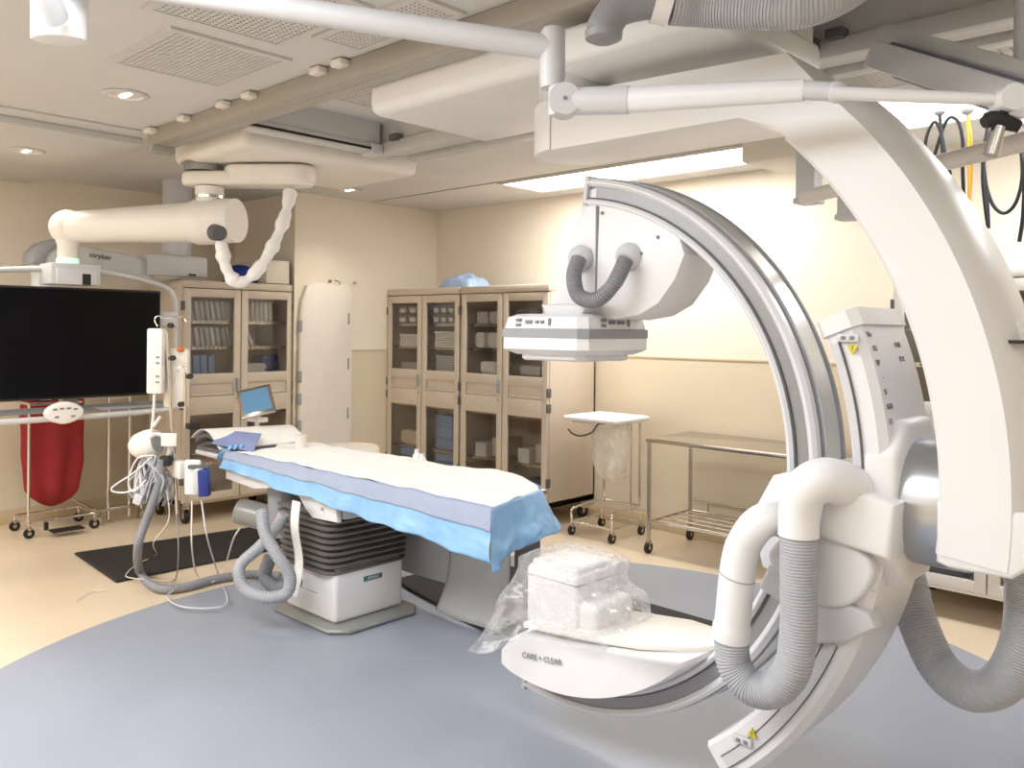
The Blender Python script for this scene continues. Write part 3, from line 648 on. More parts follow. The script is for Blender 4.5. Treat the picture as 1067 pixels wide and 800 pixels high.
# ================================================================== BIG MONITOR ON CEILING BOOM
XM = -5.8
bo = thing('monitor_boom', 'cream ceiling boom with thick cylindrical arm carrying the large black monitor', 'boom', (-5.0, 2.5, 2.5))
obj('carriage_cover', B().box(-5.14, -4.27, 2.36, 3.62, 2.54, 2.685, .05, 4), M['warmwhite'], bo)
a0 = at(205, 186, d=5.2); a1 = at(309, 188, d=5.2); zc = 2.455
obj('pivot_disc', B().lathe([(.12, 2.50), (.12, 2.535), (.14, 2.545)], (-5.0, 2.50, 0), (0, 0, 1), 28), M['basep'], bo)
def capsule2d(p, q, r, n=10):
    d = (q-p); a = math.degrees(math.atan2(d.y, d.x)); return arcpoly(r, a+90, a+270, n, (p.x, p.y)) + arcpoly(r, a-90, a+90, n, (q.x, q.y))
obj('extension_arm', B().prism(capsule2d(Vector((-4.99, 2.46)), Vector((-4.52, 2.86)), .10), 'z', 2.405, 2.49, .025, 3).prism(capsule2d(Vector((-4.78, 2.64)), Vector((-4.52, 2.86)), .11), 'z', 2.42, 2.53, .025, 3), M['warmwhite'], bo)
e0 = Vector((-4.90, 2.53, 2.19)); e1 = Vector((-5.80, 1.985, 2.17))
dr_ = (e1-e0).normalized()
obj('knuckle', B().cyl(e0-dr_*.14, e0+dr_*.02, .135, .14, 28).lathe([(.07, 2.30), (.085, 2.34), (.085, 2.40)], (-4.93, 2.50, 0)), M['warmwhite'], bo)
obj('knuckle_ring', B().lathe([(.075, 2.325), (.09, 2.33), (.09, 2.345), (.075, 2.35)], (-4.93, 2.50, 0)), M['chrome'], bo)
obj('cable_port', B().cyl(at(224, 242, d=4.98), at(229, 243, d=4.93), .05, .045, 20), M['dgrey'], bo)
L = (e1-e0).length
obj('boom_arm', B().lathe([(.05, -.03), (.12, -.02), (.142, .03), (.142, .12), (.125, .17), (.100, L-.06), (.1, L+.02)], e0, dr_, 30), M['warmwhite'], bo)
obj('elbow', B().sphere(e1, .112, seg=22).lathe([(.09, 0), (.075, -.08), (.062, -.12), (.06, -.22)], e1, (0, 0, 1)), M['warmwhite'], bo)
obj('status_ring', B().lathe([(.064, -.20), (.066, -.205), (.066, -.228), (.064, -.232)], e1, (0, 0, 1)), M['green'], bo)
hd0 = e1+Vector((0, 0, -.23))
obj('mount_head', B().box(-5.95, -5.72, 1.86, 2.16, 1.80, 1.935, .012).box(-5.73, -5.70, 1.89, 2.13, 1.80, 1.90, .006), M['panel'], bo)
obj('mount_slot', B().box(-5.701, -5.696, 2.04, 2.09, 1.80, 1.87), M['black'], bo)
sl = [at(303, 198, d=5.15), at(297, 225, d=5.12), at(285, 255, d=5.1), at(266, 284, d=5.08), at(248, 294, d=5.05), at(236, 280, d=5.02), at(232, 262, d=5.0), at(229, 246, d=4.97)]
obj('cable_sleeve', B().tube(sl, .035, 14, 60, radf=lambda l, t: .036+.007*math.sin(l*38)+.004*math.sin(l*90)), M['sheet'], bo)
mo = obj('monitor_case', B().box(XM-.09, XM, 1.32, 2.595, 1.068, 1.785, .012).box(XM-.15, XM-.08, 1.6, 2.3, 1.2, 1.65, .02), M['black'], bo)
obj('screen', B().box(XM-.001, XM+.002, 1.335, 2.58, 1.085, 1.77), M['screen'], mo)
# tubular bumper frame and lower rails
fp = [Vector((-5.9, .9, 1.84)), Vector((-5.9, 1.4, 1.86)), Vector((-5.9, 1.68, 1.885)), Vector((-5.9, 1.96, 1.905)), Vector((-5.9, 2.2, 1.90)), Vector((-5.9, 2.45, 1.87)), Vector((-5.9, 2.66, 1.82)), Vector((-5.9, 2.73, 1.75)), Vector((-5.9, 2.745, 1.6)), Vector((-5.9, 2.745, 1.3)), Vector((-5.9, 2.745, .98))]
obj('bumper_tube', B().tube(fp, .019, 12, 90), M['alu'], bo)
obj('lower_rail', B().tube([(-5.72, .9, .955), (-5.72, 2.0, .955), (-5.72, 2.60, .965), (-5.80, 2.70, .975), (-5.9, 2.745, .98)], .019, 12, 50), M['alu'], bo)
obj('lower_rail', B().tube([(-5.98, .9, .985), (-5.98, 2.0, .985), (-5.98, 2.62, .99), (-5.9, 2.745, .98)], .02, 12, 40), M['grey'], bo)
obj('rail_tray', B().box(-5.98, -5.74, 2.2, 2.62, .985, 1.0, .003), M['grey'], bo)
obj('post_sign', B().box(-5.86, -5.855, 2.60, 2.74, 1.545, 1.64), M['panel'], bo)
obj('support_post', B().box(-5.96, -5.88, 1.99, 2.09, .96, 1.1, .008), M['grey'], bo)
hc = at(67, 430, x=-5.66)
kp = obj('control_pad', B().prism([(hc.y+.115*math.cos(a)*(.75+.25*abs(math.cos(a))), hc.z+.07*math.sin(a)) for a in [2*PI*i/20 for i in range(20)]], 'x', -5.70, -5.64, .015, 3), M['warmwhite'], bo)
for dy, dz in ((-.06, .025), (-.02, .028), (.02, .028), (.06, .022), (-.05, -.022), (.045, -.022)):
    obj('pad_key', B().box(-5.642, -5.637, hc.y+dy-.013, hc.y+dy+.013, hc.z+dz-.006, hc.z+dz+.006, .002), M['lightink'], kp)
# ---- second grey boom behind
gb = thing('equipment_boom', 'grey equipment boom arm behind the monitor, lettered along its side', 'boom', (-6.5, 2.4, 2.0))
g0 = Vector((-6.62, 2.02, 2.02)); g1 = Vector((-6.42, 2.78, 1.98))
obj('boom_arm', B().prism([(1.98, 1.94), (1.98, 2.06), (2.05, 2.12), (2.16, 2.135), (2.8, 2.05), (2.8, 1.88), (2.45, 1.93), (2.2, 1.965)], 'x', -6.62, -6.42, .02, 3), M['panel'], gb)
obj('arm_hood', B().prism([(1.96, 1.965), (1.97, 2.05), (2.03, 2.115), (2.10, 2.145), (2.16, 2.15), (2.13, 2.10), (2.06, 2.04), (2.04, 1.965)], 'x', -6.63, -6.40, .012), M['grey'], gb)
text('boom_lettering', 'stryker', .055, (-6.416, 2.42, 2.045), (0, 1, -.1), (0, 0, 1), M['ink'], gb)
obj('service_head', B().box(-6.66, -6.36, 2.76, 3.22, 1.925, 2.09, .02).box(-6.55, -6.4, 2.80, 3.2, 1.908, 1.93, .006), M['panel'], gb)
obj('drop_tube', B().cyl((-6.52, 2.07, 1.95), (-6.52, 2.07, 1.25), .075, seg=20), M['panel'], gb)
obj('ceiling_column', B().cyl((-6.55, 3.05, 2.08), (-6.55, 3.05, 2.69), .11, seg=24).box(-6.9, -6.2, 2.85, 3.3, 2.30, 2.42, .02), M['panel'], gb)
obj('socket_slot', B().box(-6.361, -6.356, 3.06, 3.12, 1.935, 1.95), M['black'], gb)
# ================================================================== OVERHEAD SHIELD ARM (front)
sa = thing('shield_arm', 'pale overhead arm tube with elbow joint and thin rod crossing the ceiling', 'arm', at(575, 60, d=2.45))
q0 = at(20, -32, d=2.5); q1 = at(575, 50, d=2.45)
obj('arm_tube', B().tube([q0, q1], .036, 22, 2, smooth=False), M['panel'], sa)
j0 = at(576, 34, d=2.45); j1 = at(576, 92, d=2.45)
obj('elbow_joint', B().lathe([(.028, .012), (.036, 0), (.037, -.08), (.037, -(j0-j1).length*.8), (.034, -(j0-j1).length)], j0, (0, 0, 1), 26), M['panel'], sa)
h = at(588, 106, d=2.42)
obj('hinge', B().cyl(h+FV*.035, h-FV*.04, .045, seg=30).box(h.x-.04, h.x+.03, h.y-.03, h.y+.03, h.z-.04, h.z+.05, .01), M['panel'], sa)
obj('hinge_screw', B().cyl(h-FV*.04, h-FV*.043, .006, seg=10), M['lightink'], sa)
s1 = at(655, 104, d=2.36); s2 = at(838, 94, d=2.14); s3 = at(872, 96, d=2.10)
obj('spring_arm', B().tube([h, s1], .04, 20, 2, smooth=False, radf=lambda l, t: .040, flat=.8), M['panel'], sa)
obj('spring_cover', B().tube([s1, s2], .033, 20, 6, smooth=False, flat=.8, radf=lambda l, t: .037-.008*t), M['white'], sa)
obj('arm_sleeve', B().tube([s2, s3], .024, 20, 2, smooth=False).sphere(s3, .028), M['panel'], sa)
s4 = at(1050, 104, d=1.95)
obj('rod', B().tube([at(868, 97, d=2.07), s4], .0145, 16, 2, smooth=False, radf=lambda l, t: .017-.003*t), M['white'], sa)
kn = obj('knob', B().cyl(s4+FV*.03, s4-FV*.03, .031, seg=24).sphere(s4, .03), M['white'], sa)
c0 = at(1043, 128, d=1.95)
obj('clamp_handle', B().tube([c0+RV*-.04, c0+RV*-.015+UV*.008, c0+RV*.04-UV*.008], .017, 12, 10, radf=lambda l, t: .014+.006*math.sin(t*PI)).cyl(s4, c0, .011, seg=12), M['black'], sa)
obj('clamp_cylinder', B().cyl(c0-UV*.01-RV*.005, at(1032, 162, d=1.95), .016, seg=16), M['steel'], sa)
# ---- ceiling column end at top left
c = at(62, 30, d=2.6)
tl = thing('ceiling_column', 'white oval ceiling column end hanging at the top of the picture above the monitor', 'column', (c.x, c.y, 2.43))
ov = [(c.x+RV.x*.085*math.cos(a)+FV.x*.055*math.sin(a), c.y+RV.y*.085*math.cos(a)+FV.y*.055*math.sin(a)) for a in [2*PI*i/28 for i in range(28)]]
obj('column_body', B().prism(ov, 'z', 2.42, 2.689, .008, 2), M['white2'], tl)
obj('side_arm', B().tube([at(58, 20, d=2.5), at(44, -14, d=2.42), at(38, -30, d=2.4)], .045, 18, 10, flat=.8), M['panel'], tl)
# ---- boom arm at top right (flat box beams)
ra = thing('ceiling_boom', 'grey flat-sided ceiling boom arm at the top edge above the hanging cables', 'boom', at(1000, 60, d=2.5))
def beamseg(p, q, w, h, bm):
    d = (q-p); L = d.length; m = basis(p, d, UV)
    return bm.box(0, L, -h/2, h/2, -w/2, w/2, .008, 2, m=m)
obj('box_beam', beamseg(at(916, 58, d=2.75), at(1090, 112, d=2.3), .12, .085, B()), M['panel'], ra)
obj('box_beam', beamseg(at(930, 38, d=2.85), at(1095, 82, d=2.4), .16, .06, B()), M['alu'], ra)
obj('lower_cover', beamseg(at(940, 76, d=2.78), at(1060, 115, d=2.5), .10, .05, B()), M['grey'], ra)
obj('dark_gap', beamseg(at(932, 46, d=2.72), at(1090, 92, d=2.28), .05, .012, B()), M['slate'], ra)
obj('ceiling_mount', B().cyl(at(1085, 85, d=2.42), at(1085, 85, d=2.42)+UV*.45, .07, seg=20), M['panel'], ra)
# ---- tan pole with brackets near the back wall
tp = thing('ceiling_pole', 'tan horizontal pole on ceiling brackets passing behind the curved suspension arm', 'pole', (-1.3, 3.6, 2.2))
w0 = at(838, 206, z=2.2); w1 = at(1085, 143, z=2.2)
obj('pole_tube', B().tube([w0, w1], .034, 20, 2, smooth=False), M['warmwhite'], tp)
for px, py, d in ((843, 186, 4.28), (886, 203, 4.3)):
    b0 = at(px, py, d=d); obj('bracket', B().box(b0.x-.05, b0.x+.05, b0.y-.05, b0.y+.05, b0.z-.11, 2.5, .008).box(b0.x-.06, b0.x+.06, b0.y-.06, b0.y+.06, b0.z-.13, b0.z-.10, .008), M['panel'], tp)
b0 = at(825, 158, d=4.45); obj('ceiling_box', B().box(b0.x-.22, b0.x+.45, b0.y-.14, b0.y+.3, 2.44, ZC, .02), M['offwhite'], tp)
# ---- hanging cables
def cable(name, label, pts, r, m, hook):
    t = thing(name, label, 'cable', hook)
    obj('hook', B().cyl(Vector((hook.x, hook.y, ZC)), hook, .008, seg=10).sphere(hook, .03, (1, 1, .8), 14), M['grey'], t)
    obj('cable_loop', B().tube(pts, r, 8, 90), m, t)
Yc = 4.66
c_ = lambda px, py, dy=0.0: at(px, py, y=Yc+dy)
cable('hanging_cable', 'black cable loop hanging from the ceiling hook next to the curved arm', [c_(979, 118), c_(981, 140), c_(983, 165), c_(988, 178), c_(990, 181), c_(985, 160), c_(981, 140, .01), c_(974, 127, .02), c_(966, 140, .02), c_(964, 160, .02), c_(968, 178, .02), c_(985, 128, .02), c_(997, 125, .02), c_(1003, 145, .02), c_(1003, 175, .02), c_(1004, 202, .02)], .009, M['hookcable'], c_(979, 116))
cable('hanging_cable', 'yellow cable hanging straight down from a ceiling hook between two black cable loops', [c_(1008, 118), c_(1009, 150), c_(1010, 180), c_(1010, 210), c_(1012, 180, .02), c_(1012, 150, .02), c_(1009, 122, .02)], .0075, M['ycable'], c_(1008, 115))
cable('hanging_cable', 'large black cable loop hanging below the clamp at the right edge', [c_(1030, 122), c_(1027, 150), c_(1024, 180), c_(1026, 210), c_(1030, 238), c_(1028, 200, .02), c_(1025, 165, .02), c_(1030, 130, .02), c_(1024, 170, .04), c_(1032, 208, .04), c_(1045, 222, .04), c_(1058, 212, .04), c_(1065, 185, .04), c_(1063, 150, .04), c_(1056, 125, .04)], .009, M['hookcable'], c_(1031, 118))
cable('hanging_cable', 'short black cable end hanging at the very edge beside the large loop', [c_(1070, 130), c_(1068, 180), c_(1066, 225), c_(1062, 252)], .010, M['hookcable'], c_(1070, 128))
# ================================================================== IV POLE, PUMPS, CABLES AT THE TABLE HEAD
def fl(p): return Vector((p.x, p.y, max(p.z, .012)))
iv = thing('iv_pole', 'steel drip pole with hooks and black clamps clamped beside the table head', 'pole', (-4.87, 2.28, .45))
t0 = at(173, 345, d=5.0); t1 = at(185, 536, d=5.0)
obj('pole_tube', B().tube([t0, t1], .011, 12, 2, smooth=False), M['chrome'], iv)
t2 = at(193, 388, d=4.95); t3 = at(193, 446, d=4.95)
obj('pole_tube', B().tube([t2, t3], .009, 12, 2, smooth=False), M['chrome'], iv)
obj('hook_arm', B().tube([at(164, 340, d=5), at(161, 333, d=5), at(165, 329, d=5), at(170, 331, d=5), at(178, 331, d=5), at(190, 330, d=5), at(194, 336, d=5)], .004, 8, 40), M['chrome'], iv)
obj('hook_arm', B().tube([at(185, 388, d=4.95), at(186, 384, d=4.95), at(191, 382, d=4.95), at(194, 388, d=4.95)], .004, 8, 24), M['chrome'], iv)
for px, py, d in ((178, 339, 4.97), (180, 373, 4.97), (189, 421, 4.95), (198, 392, 4.93)):
    p = at(px, py, d=d); obj('clamp_knob', B().cyl(p+FV*.012, p-FV*.018, .016, seg=14), M['black'], iv)
q = at(188, 489, d=4.95)
obj('pole_clamp', B().box(q.x-.05, q.x+.05, q.y-.03, q.y+.03, q.z-.05, q.z+.05, .01, m=None), M['warmwhite'], iv)
q = at(196, 443, d=4.95); obj('bracket_arm', B().box(q.x-.02, q.x+.05, q.y-.015, q.y+.05, q.z-.02, q.z+.01, .004), M['black'], iv)
ip = thing('infusion_pump', 'tall slim cream pump case hanging from the drip pole in front of the monitor edge', 'pump', at(163, 376, d=4.98))
def facing(px, py, d, w, h, t, bm, bev=.01, roll=0.0, yaw=0.0):
    r = (RV*math.cos(yaw)+FV*math.sin(yaw)); u = UV*math.cos(roll)+r*math.sin(roll)
    r = (r - u*r.dot(u)).normalized()
    return bm.box(-w/2, w/2, -h/2, h/2, -t/2, t/2, bev, 2, m=basis(at(px, py, d=d), r, u))
obj('pump_case', facing(163, 376, 4.98, .092, .385, .07, B(), .012), M['warmwhite'], ip)
for py in (372, 378, 392, 398): obj('pump_key', facing(164, py, 4.94, .02, .008, .004, B(), .001), M['lightink'], ip)
obj('pump_tube', B().tube([at(161, 410, d=4.97), at(160, 430, d=4.97), at(158, 450, d=4.97), at(157, 462, d=4.97)], .009, 8, 20), M['warmwhite'], ip)
obj('tube_plug', B().cyl(at(160, 444, d=4.95), at(167, 434, d=4.95), .012, .009, 10), M['warmwhite'], ip)
fb = thing('fluid_bag', 'cream rounded fluid bag with orange cap beside the drip pole', 'bag', at(186, 392, d=5.04))
obj('bag_body', facing(184, 394, 5.06, .15, .36, .05, B(), .022), M['offwhite'], fb)
obj('bag_cap', B().sphere(at(188, 364, d=5.03), .022, (1, 1, .7)), M['orange'], fb)
sm = thing('sensor_module', 'white rounded module on the table head rail above a bundle of cables', 'module', at(152, 464, d=5.0))
ax = (at(176, 456, d=4.98)-at(140, 464, d=5.02)).normalized()
obj('module_shell', B().lathe([(.01, -.10), (.05, -.085), (.075, -.05), (.085, 0), (.085, .05), (.07, .08)], at(152, 463, d=5.02), ax, 24), M['warmwhite'], sm)
obj('module_face', B().lathe([(.068, .079), (.06, .085), (.01, .085)], at(152, 463, d=5.02), ax, 24), M['grey'], sm)
obj('module_arm', B().tube([at(156, 456, d=4.95), at(163, 452, d=4.95), at(172, 456, d=4.95), at(177, 466, d=4.95), at(174, 476, d=4.95), at(164, 480, d=4.95)], .013, 10, 30), M['panel'], sm)
obj('label_card', facing(176, 458, 4.9, .09, .075, .008, B(), .002), M['warmwhite'], sm)
obj('rail_clamp', facing(173, 480, 4.93, .06, .06, .05, B(), .008), M['black'], sm)
cb = thing('cable_bundle', 'tangle of pale grey cables hanging in loops from the white module', 'cables', at(155, 500, d=4.95))
r2 = random.Random(3)
for k in range(30):
    x0 = 148+r2.random()*16; x1 = 140+r2.random()*34; yb = 498+r2.random()*28; d0 = 4.9+r2.random()*.12
    pts = [at(x0, 474, d=d0), at(x0+(x1-x0)*.4+r2.uniform(-6, 6), 488, d=d0), at(x1, yb-4, d=d0), at(x1+r2.uniform(-6, 6), yb+2, d=d0), at(x1+r2.uniform(-10, 10), 500, d=d0), at(x0+r2.uniform(-6, 10), 480, d=d0)]
    obj('cable', B().tube(pts, .0055 if k % 3 else .0085, 7, 36), [M['panel'], M['hose'], M['white'], M['grey']][k % 4], cb)
obj('cable', B().tube([at(158, 476, d=4.9), at(140, 492, d=4.9), at(116, 509, d=4.9), at(130, 513, d=4.9), at(150, 505, d=4.9)], .005, 7, 36), M['white'], cb)
obj('cable', B().tube([at(160, 474, d=4.9), at(143, 478, d=4.9), at(134, 500, d=4.9), at(139, 512, d=4.9), at(152, 500, d=4.9)], .005, 7, 36), M['white'], cb)
obj('connector', facing(144, 520, 4.88, .05, .06, .03, B(), .008, .3), M['panel'], cb)
# floor hose and thin tubes
fh = [at(168, 478, d=4.92), at(167, 498, d=4.92), at(162, 515, d=4.9), at(153, 540, d=4.85), at(144, 568, d=4.8)]
fh += [Vector((p.x, p.y, .03)) for p in (at(146, 596, z=.03), at(163, 612, z=.03), at(190, 612, z=.03), at(225, 603, z=.03), at(262, 598, z=.03), at(292, 600, z=.03))]
tag(obj('cable_hose', B().hose(fh, .024, .010, .0012, 14), M['dhose']), 'grey cable hose drooping from the module and lying across the black mat', 'hose')
def thin(label, pts, m, r=.0045):
    tag(obj('thin_cable', B().tube([fl(p) for p in pts], r, 7, 70), m), label, 'cable')
thin('pale thin cable looping on the blue floor between hose and table column', [at(210, 522, d=4.75), at(216, 560, d=4.6), at(228, 600, z=.026), at(237, 625, z=.026), at(225, 633, z=.026), at(190, 632, z=.026), at(174, 622, z=.026), at(185, 612, z=.026)], M['panel'])
thin('thin cable dropping from the blue holder and rising to the grey motor', [at(200, 522, d=4.75), at(200, 570, d=4.6), at(206, 600, z=.026), at(222, 606, z=.026), at(234, 590, z=.03), at(243, 562, d=4.5), at(250, 550, d=4.45)], M['offwhite'])
thin('thin grey cable hanging straight down beside the drip pole to the floor', [at(184, 536, d=4.98), at(186, 570, d=4.9), at(184, 600, z=.026), at(178, 606, z=.026)], M['grey'])
thin('thin wire lying on the beige floor beside the black mat and hose', [at(110, 615, z=.006), at(95, 617, z=.006), at(85, 622, z=.006), at(79, 627, z=.006)], M['offwhite'], .003)
thin('fine white wire curling over the black mat', [at(172, 500, d=4.95), at(176, 540, d=4.9), at(160, 565, d=4.85), at(163, 578, z=.03), at(146, 586, z=.03), at(133, 596, z=.03), at(136, 602, z=.03), at(180, 605, z=.03)], M['offwhite'], .0035)
# blue-and-white holder on the table rail
bh = thing('device_holder', 'white and navy blue handset holder clipped to the table rail', 'holder', at(205, 498, d=4.8))
obj('holder_plate', facing(201, 497, 4.84, .09, .2, .03, B(), .01), M['white2'], bh)
obj('handset', facing(207, 500, 4.78, .055, .13, .045, B(), .012), M['panel'], bh)
obj('blue_sleeve', facing(213, 503, 4.75, .06, .15, .05, B(), .008, -.05), M['navy'], bh)
obj('back_bracket', facing(208, 486, 4.82, .12, .02, .05, B(), .004), M['dgrey'], bh)
# tablet on a small arm
tt = thing('touch_tablet', 'tilted touch screen tablet with lit blue display on the far table rail', 'tablet', at(268, 418, d=5.4))
ra_ = (at(289.5, 426, d=5.405)-at(256.5, 434, d=5.35)); ua_ = (at(244, 406, d=5.478)-at(256.5, 434, d=5.35))
mt_ = basis(at(267, 418, d=5.4), ra_, ua_)
obj('tablet_frame', B().box(-.107, .107, -.113, .113, -.012, .008, .008, 2, m=mt_ @ Matrix.Shear('XZ', 4, (0, 0)) if False else mt_), M['steel'], tt)
obj('display', B().box(-.085, .085, -.088, .088, .007, .0095, m=mt_), M['lightblue_screen'], tt)
obj('tablet_back', B().box(-.1, .1, -.105, .105, -.022, -.010, .004, m=mt_), M['dgrey'], tt)
p = at(268, 436, d=5.48); obj('tablet_arm', B().cyl(p, Vector((p.x, p.y, .80)), .016, seg=14).box(p.x-.07, p.x+.07, p.y-.04, p.y+.04, p.z-.02, p.z+.01, .006).cyl(p, at(267, 420, d=5.43), .012, seg=12), M['warmwhite'], tt)
# ================================================================== CARTS AND STANDS
def caster(b_w, b_f, x, y, r=.03, ry=0.0):
    b_w.cyl((x-.011, y, r), (x+.011, y, r), r, seg=18)
    b_f.cyl((x-.013, y, r), (x+.013, y, r), r*.4, seg=12).box(x-.016, x+.016, y-.012, y+.012, r*1.6, r*2.3, .003)
def add_casters(t, pts, r=.03):
    for x, y in pts:
        w, f = B(), B(); caster(w, f, x, y, r)
        c = obj('caster', w, M['black'], t); obj('caster_fork', f, M['steel'], c)
# red linen hamper
hx0, hx1, hy0, hy1 = -7.02, -6.70, 2.05, 2.50
hm = thing('hamper_cart', 'chrome hamper cart holding the red cloth bag below the monitor', 'cart', ((hx0+hx1)/2, (hy0+hy1)/2, 0))
add_casters(hm, [(hx0, hy0), (hx1, hy0), (hx1, hy1), (hx0, hy1)], .036)
fr = B(); zb = .115
fr.tube([(hx0, hy0, zb), (hx1, hy0, zb), (hx1, hy1, zb), (hx0, hy1, zb), (hx0, hy0, zb)], .010, 10, 4, smooth=False)
obj('base_frame', fr, M['chrome'], hm)
for x, y in ((hx0, hy0), (hx1, hy0), (hx1, hy1), (hx0, hy1)): obj('caster_post', B().cyl((x, y, .07), (x, y, zb), .01, seg=10), M['chrome'], hm)
obj('upright', B().tube([(hx1-.02, hy0, .97), (hx1-.02, hy0, .3), (hx1-.02, hy0, .16), (hx1-.06, hy0, zb)], .010, 10, 16), M['chrome'], hm)
obj('upright', B().tube([(hx0+.02, hy1-.1, .97), (hx0+.02, hy1-.1, .4), (hx0+.05, hy1-.08, .22), (hx1, hy1, .14)], .010, 10, 20), M['chrome'], hm)
obj('top_hoop', B().tube([(hx0, hy0, .965), (hx1, hy0, .965), (hx1, hy1-.1, .965), (hx0, hy1-.1, .965), (hx0, hy0, .965)], .010, 10, 4, smooth=False), M['chrome'], hm)
obj('foot_pedal', B().box(hx1+.02, hx1+.13, hy0+.12, hy0+.34, .035, .05, .008).box(hx1-.01, hx1+.03, hy0+.1, hy0+.12, .045, .1), M['black'], hm)
def bagf(cx, cy, rx, ry, z1, z0, fold, seedv):
    def f(u, v):
        a = 2*PI*u; k = (1.02-.12*v-.35*max(0, v-.55))*(1 if v < .82 else max(.02, math.cos((v-.82)/.18*PI/2))**.6)
        q = 1+fold*math.sin(a*6+v*1.5+1)*(.4+v*.6)+.05*noise.noise(Vector((math.cos(a)*2, math.sin(a)*2, v*4+seedv)))
        sq = 1/max(abs(math.cos(a)), abs(math.sin(a)))**.5
        return (cx+rx*math.cos(a)*k*q*sq, cy+ry*math.sin(a)*k*q*sq, z1+(z0-z1)*v)
    return f
tag(obj('hamper_bag', B().grid(bagf(-6.86, 2.255, .15, .195, .98, .18, .14, 2), 84, 40), M['red'], sharp=80), 'red cloth laundry bag hanging in the chrome cart under the monitor', 'bag')
# slim chrome stand behind
cs = thing('chrome_stand', 'slim chrome two-post stand beside the red hamper', 'stand', (-6.85, 2.8, 0))
q0 = at(118, 545, z=0); q1 = at(134, 540, z=0)
q0 = Vector((-6.80, 2.64, 0)); q1 = Vector((-6.80, 2.80, 0))
for q in (q0, q1): obj('post', B().cyl(q+UV*.03, q+UV*.98, .014, seg=12), M['chrome'], cs)
obj('top_bar', B().cyl(q0+UV*.97, q1+UV*.97, .008, seg=10), M['chrome'], cs)
obj('base_bar', B().box(-6.83, -6.77, 2.53, 2.94, .10, .125, .005), M['steel'], cs)
for y in (2.56, 2.9): obj('foot', B().prism([(y-.03, 0), (y+.03, 0), (y+.012, .1), (y-.012, .1)], 'x', -6.83, -6.77, .004), M['steel'], cs)
# bin stand by the tall cabinets
bx0, bx1, by0, by1 = -4.03, -3.655, 4.95, 5.32
bs = thing('bin_stand', 'chrome wheeled waste stand with white lid beside the tall cabinets', 'bin', ((bx0+bx1)/2, (by0+by1)/2, 0))
add_casters(bs, [(bx0, by0), (bx1, by0), (bx1, by1), (bx0, by1)], .036)
for x, y in ((bx0, by0), (bx1, by0), (bx1, by1), (bx0, by1)): obj('caster_post', B().cyl((x, y, .07), (x, y, .15), .009, seg=10), M['chrome'], bs)
obj('base_frame', B().tube([(bx0, by0, .1), (bx1, by0, .1), (bx1, by1, .1), (bx0, by1, .1), (bx0, by0, .1)], .009, 10, 4, smooth=False), M['chrome'], bs)
ws = B().tube([(bx0, by0, .12), (bx0, by0, .19), (bx0+.03, by0+.06, .215), (bx0+.02, by1, .215), (bx1-.02, by1, .215), (bx1-.03, by0+.06, .215), (bx1, by0, .19), (bx1, by0, .12)], .009, 10, 60)
obj('wire_shelf_rim', ws, M['chrome'], bs)
for k in range(9):
    x = bx0+.05+k*(bx1-bx0-.1)/8; obj('shelf_wire', B().cyl((x, by0+.05, .21), (x, by1, .21), .0035, seg=6), M['chrome'], bs)
for x in (bx0+.02, bx1-.02): obj('upright', B().cyl((x, by1, .21), (x, by1, .87), .011, seg=12), M['chrome'], bs)
obj('upright', B().cyl((bx1+.02, by0+.2, .2), (bx1+.02, by0+.2, .86), .007, seg=10), M['chrome'], bs)
obj('lid', B().box(bx0-.06, bx1+.05, by0-.05, by1+.03, .865, .90, .016, 3).box(bx0-.03, bx1+.02, by0-.02, by1, .898, .905, .004), M['white2'], bs)
obj('bag_hoop', B().tube([at(592, 447, y=4.93), at(597, 452, y=4.93), at(606, 454, y=4.93), at(617, 450, y=4.93), at(624, 441, y=4.93), at(634, 441, y=4.95)], .007, 8, 30), M['dgrey'], bs)
obj('top_frame', B().tube([(bx0, by0, .855), (bx1, by0, .855), (bx1, by1, .855), (bx0, by1, .855), (bx0, by0, .855)], .008, 8, 4, smooth=False), M['chrome'], bs)
def bagw(u, v):
    a = 2*PI*u; w = (.13-.02*v)*(1+.18*math.sin(a*3+v*5)+.14*noise.noise(Vector((math.cos(a)*1.5, math.sin(a)*1.5, v*4))))
    k = 1 if v < .8 else max(.05, math.cos((v-.8)/.2*PI/2))
    return (-3.80+.05*v+w*k*math.cos(a)*1.05, 5.1+w*k*math.sin(a), .85-.46*v)
tag(obj('bin_bag', B().grid(bagw, 48, 26), M['binbag'], sharp=80), 'translucent bin bag hanging under the white lid of the waste stand', 'bag')
# stainless table
sx0, sx1, sy0, sy1, sz = -3.32, -2.2, 4.92, 5.46, .80
k_ = thing('steel_table', 'stainless steel instrument table on casters against the back wall', 'table', ((sx0+sx1)/2, (sy0+sy1)/2, 0))
obj('table_top', B().box(sx0-.02, sx1+.02, sy0-.02, sy1+.02, sz-.03, sz, .006), M['steel'], k_)
for x, y in ((sx0, sy0), (sx1, sy0), (sx1, sy1), (sx0, sy1)): obj('leg', B().cyl((x, y, .06), (x, y, sz-.02), .014, seg=14), M['steel'], k_)
add_casters(k_, [(sx0, sy0), (sx1, sy0), (sx1, sy1), (sx0, sy1)], .04)
obj('shelf_frame', B().tube([(sx0, sy0, .22), (sx1, sy0, .22), (sx1, sy1, .22), (sx0, sy1, .22), (sx0, sy0, .22)], .009, 10, 4, smooth=False), M['steel'], k_)
for i in range(5):
    y = sy0+.06+i*(sy1-sy0-.12)/4; obj('shelf_bar', B().cyl((sx0, y, .22), (sx1, y, .22), .006, seg=8), M['steel'], k_)
obj('guard_rail', B().tube([(sx0, sy1, .3), (sx1, sy1, .3)], .007, 8, 2, smooth=False).cyl((sx0+.15, sy1, .22), (sx0+.15, sy1, .3), .005, seg=8), M['steel'], k_)
